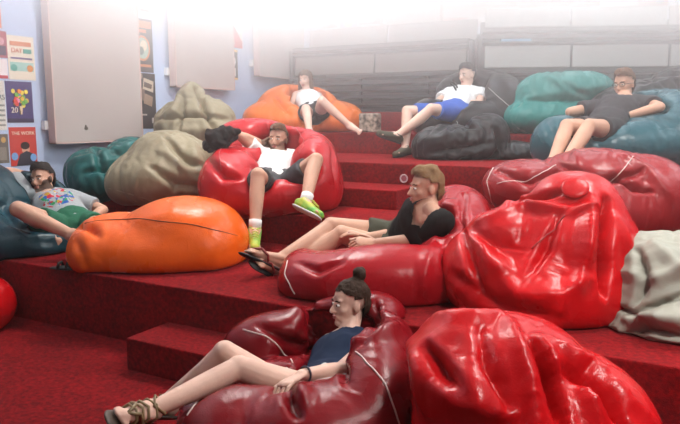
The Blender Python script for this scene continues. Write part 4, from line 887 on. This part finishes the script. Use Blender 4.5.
# ---------------------------------------------------------------- small things
p = floor_pt(69, 270, .36)
sd = MB()
for k in range(2):
    o_ = MB(); c = p+RT*(-.03+.06*k)+FW*(.04*k-.02); 
o = empty('flip_flop_sandal', p, 'black strappy sandal lying on the first tier left of the orange bag', 'sandal')
MB().ball(p+UP*.014, (.115, .045, .012), np.stack([RT, FW, UP], 1), 20, 8).build('sole', SOLEB, o, True)
s_ = MB()
for t in (-.05, 0, .05): s_.tube([p+RT*t-FW*.042+UP*.02, p+RT*t+UP*.045-FW*.02, p+RT*t+UP*.045+FW*.02, p+RT*t+FW*.042+UP*.02], .008, 6)
s_.build('strap', SOLEB, o, True)
p = at(364, 131, 6.95); p[2] = 1.098; p[1] = 6.40
mb = MB(); mb.box((p[0]-.11, 6.30, 1.10), (p[0]+.11, 6.42, 1.30), None, .02)
tag(mb.build('patterned_bag', mat('leopard_cloth', (.45, .36, .28), rough=.9, var=.9, vscale=22, col2=(.03, .025, .02))), 'small speckled brown bag standing beside the light orange bean bag', 'bag')
# black jacket slumped on the red bag
K_ = MB()
c = at(217, 140, 5.0)
for a, b_, z, r in ((0, 0, 0, (.09, .09, .07)), (.07, .02, .03, (.08, .07, .06)), (-.05, .03, -.04, (.07, .07, .06)), (.02, -.05, -.03, (.07, .06, .05)), (.11, 0, .06, (.06, .05, .04))): K_.ball(c+RT*a+FW*b_+UP*z, r)
V, F = remesh(K_, .008, 2); V = wrinkle(V, 14, .04, 3); tag(mesh_obj('jacket', V, F, BLK), 'crumpled black jacket lying on the left shoulder of the central red bean bag', 'jacket')
# round step lights on the third riser
for px, py, lb in ((404, 178.5, 'round step light in the dark red riser beside the reclining man in black'),):
    Y = 4.88; c = at(px, py, Y/(math.cos(YAW)+math.sin(YAW)*(px-340)/FOC)); c[1] = Y
    o = empty('step_light', c, lb, 'step light')
    MB().tube([c+np.array([.030*math.cos(t), -.004, .030*math.sin(t)]) for t in np.linspace(0, 6.283, 24)[:-1]], .006, 6, closed=True).build('ring', mat('pale_metal', (.5, .4, .4), rough=.4), o, True)
    MB().ball(c, (.026, .006, .026)).build('lens', mat('lens', (.35, .12, .14), rough=.2), o, True)

# ---------------------------------------------------------------- bloom of the lamps above, built as an added volume thickening upwards
hz = bpy.data.materials.new('haze'); hz.use_nodes = True; nt = hz.node_tree; nt.nodes.clear()
out = nt.nodes.new('ShaderNodeOutputMaterial'); vs = nt.nodes.new('ShaderNodeVolumeScatter'); nt.links.new(vs.outputs[0], out.inputs['Volume'])
vs.inputs['Color'].default_value = (1, 1, 1, 1); vs.inputs['Anisotropy'].default_value = 0
tc = nt.nodes.new('ShaderNodeNewGeometry'); sx = nt.nodes.new('ShaderNodeSeparateXYZ'); nt.links.new(tc.outputs['Position'], sx.inputs[0])
def mth(op, a, b=None):
    m = nt.nodes.new('ShaderNodeMath'); m.operation = op
    for i, x in enumerate((a, b)):
        if x is None: continue
        if isinstance(x, (int, float)): m.inputs[i].default_value = x
        else: nt.links.new(x, m.inputs[i])
    return m.outputs[0]
e = mth('MULTIPLY', mth('EXPONENT', mth('MULTIPLY', mth('SUBTRACT', sx.outputs['Z'], 1.25), HZ_K)), HZ_D)
nt.links.new(mth('MINIMUM', e, HZ_MAX), vs.inputs['Density'])
tag(MB().box((-4.99, -.9, .95), (5.4, WALL_Y-.01, 3.3)).build('haze', hz), 'pale haze hanging under the ceiling, thicker towards the top', 'haze', kind='stuff')
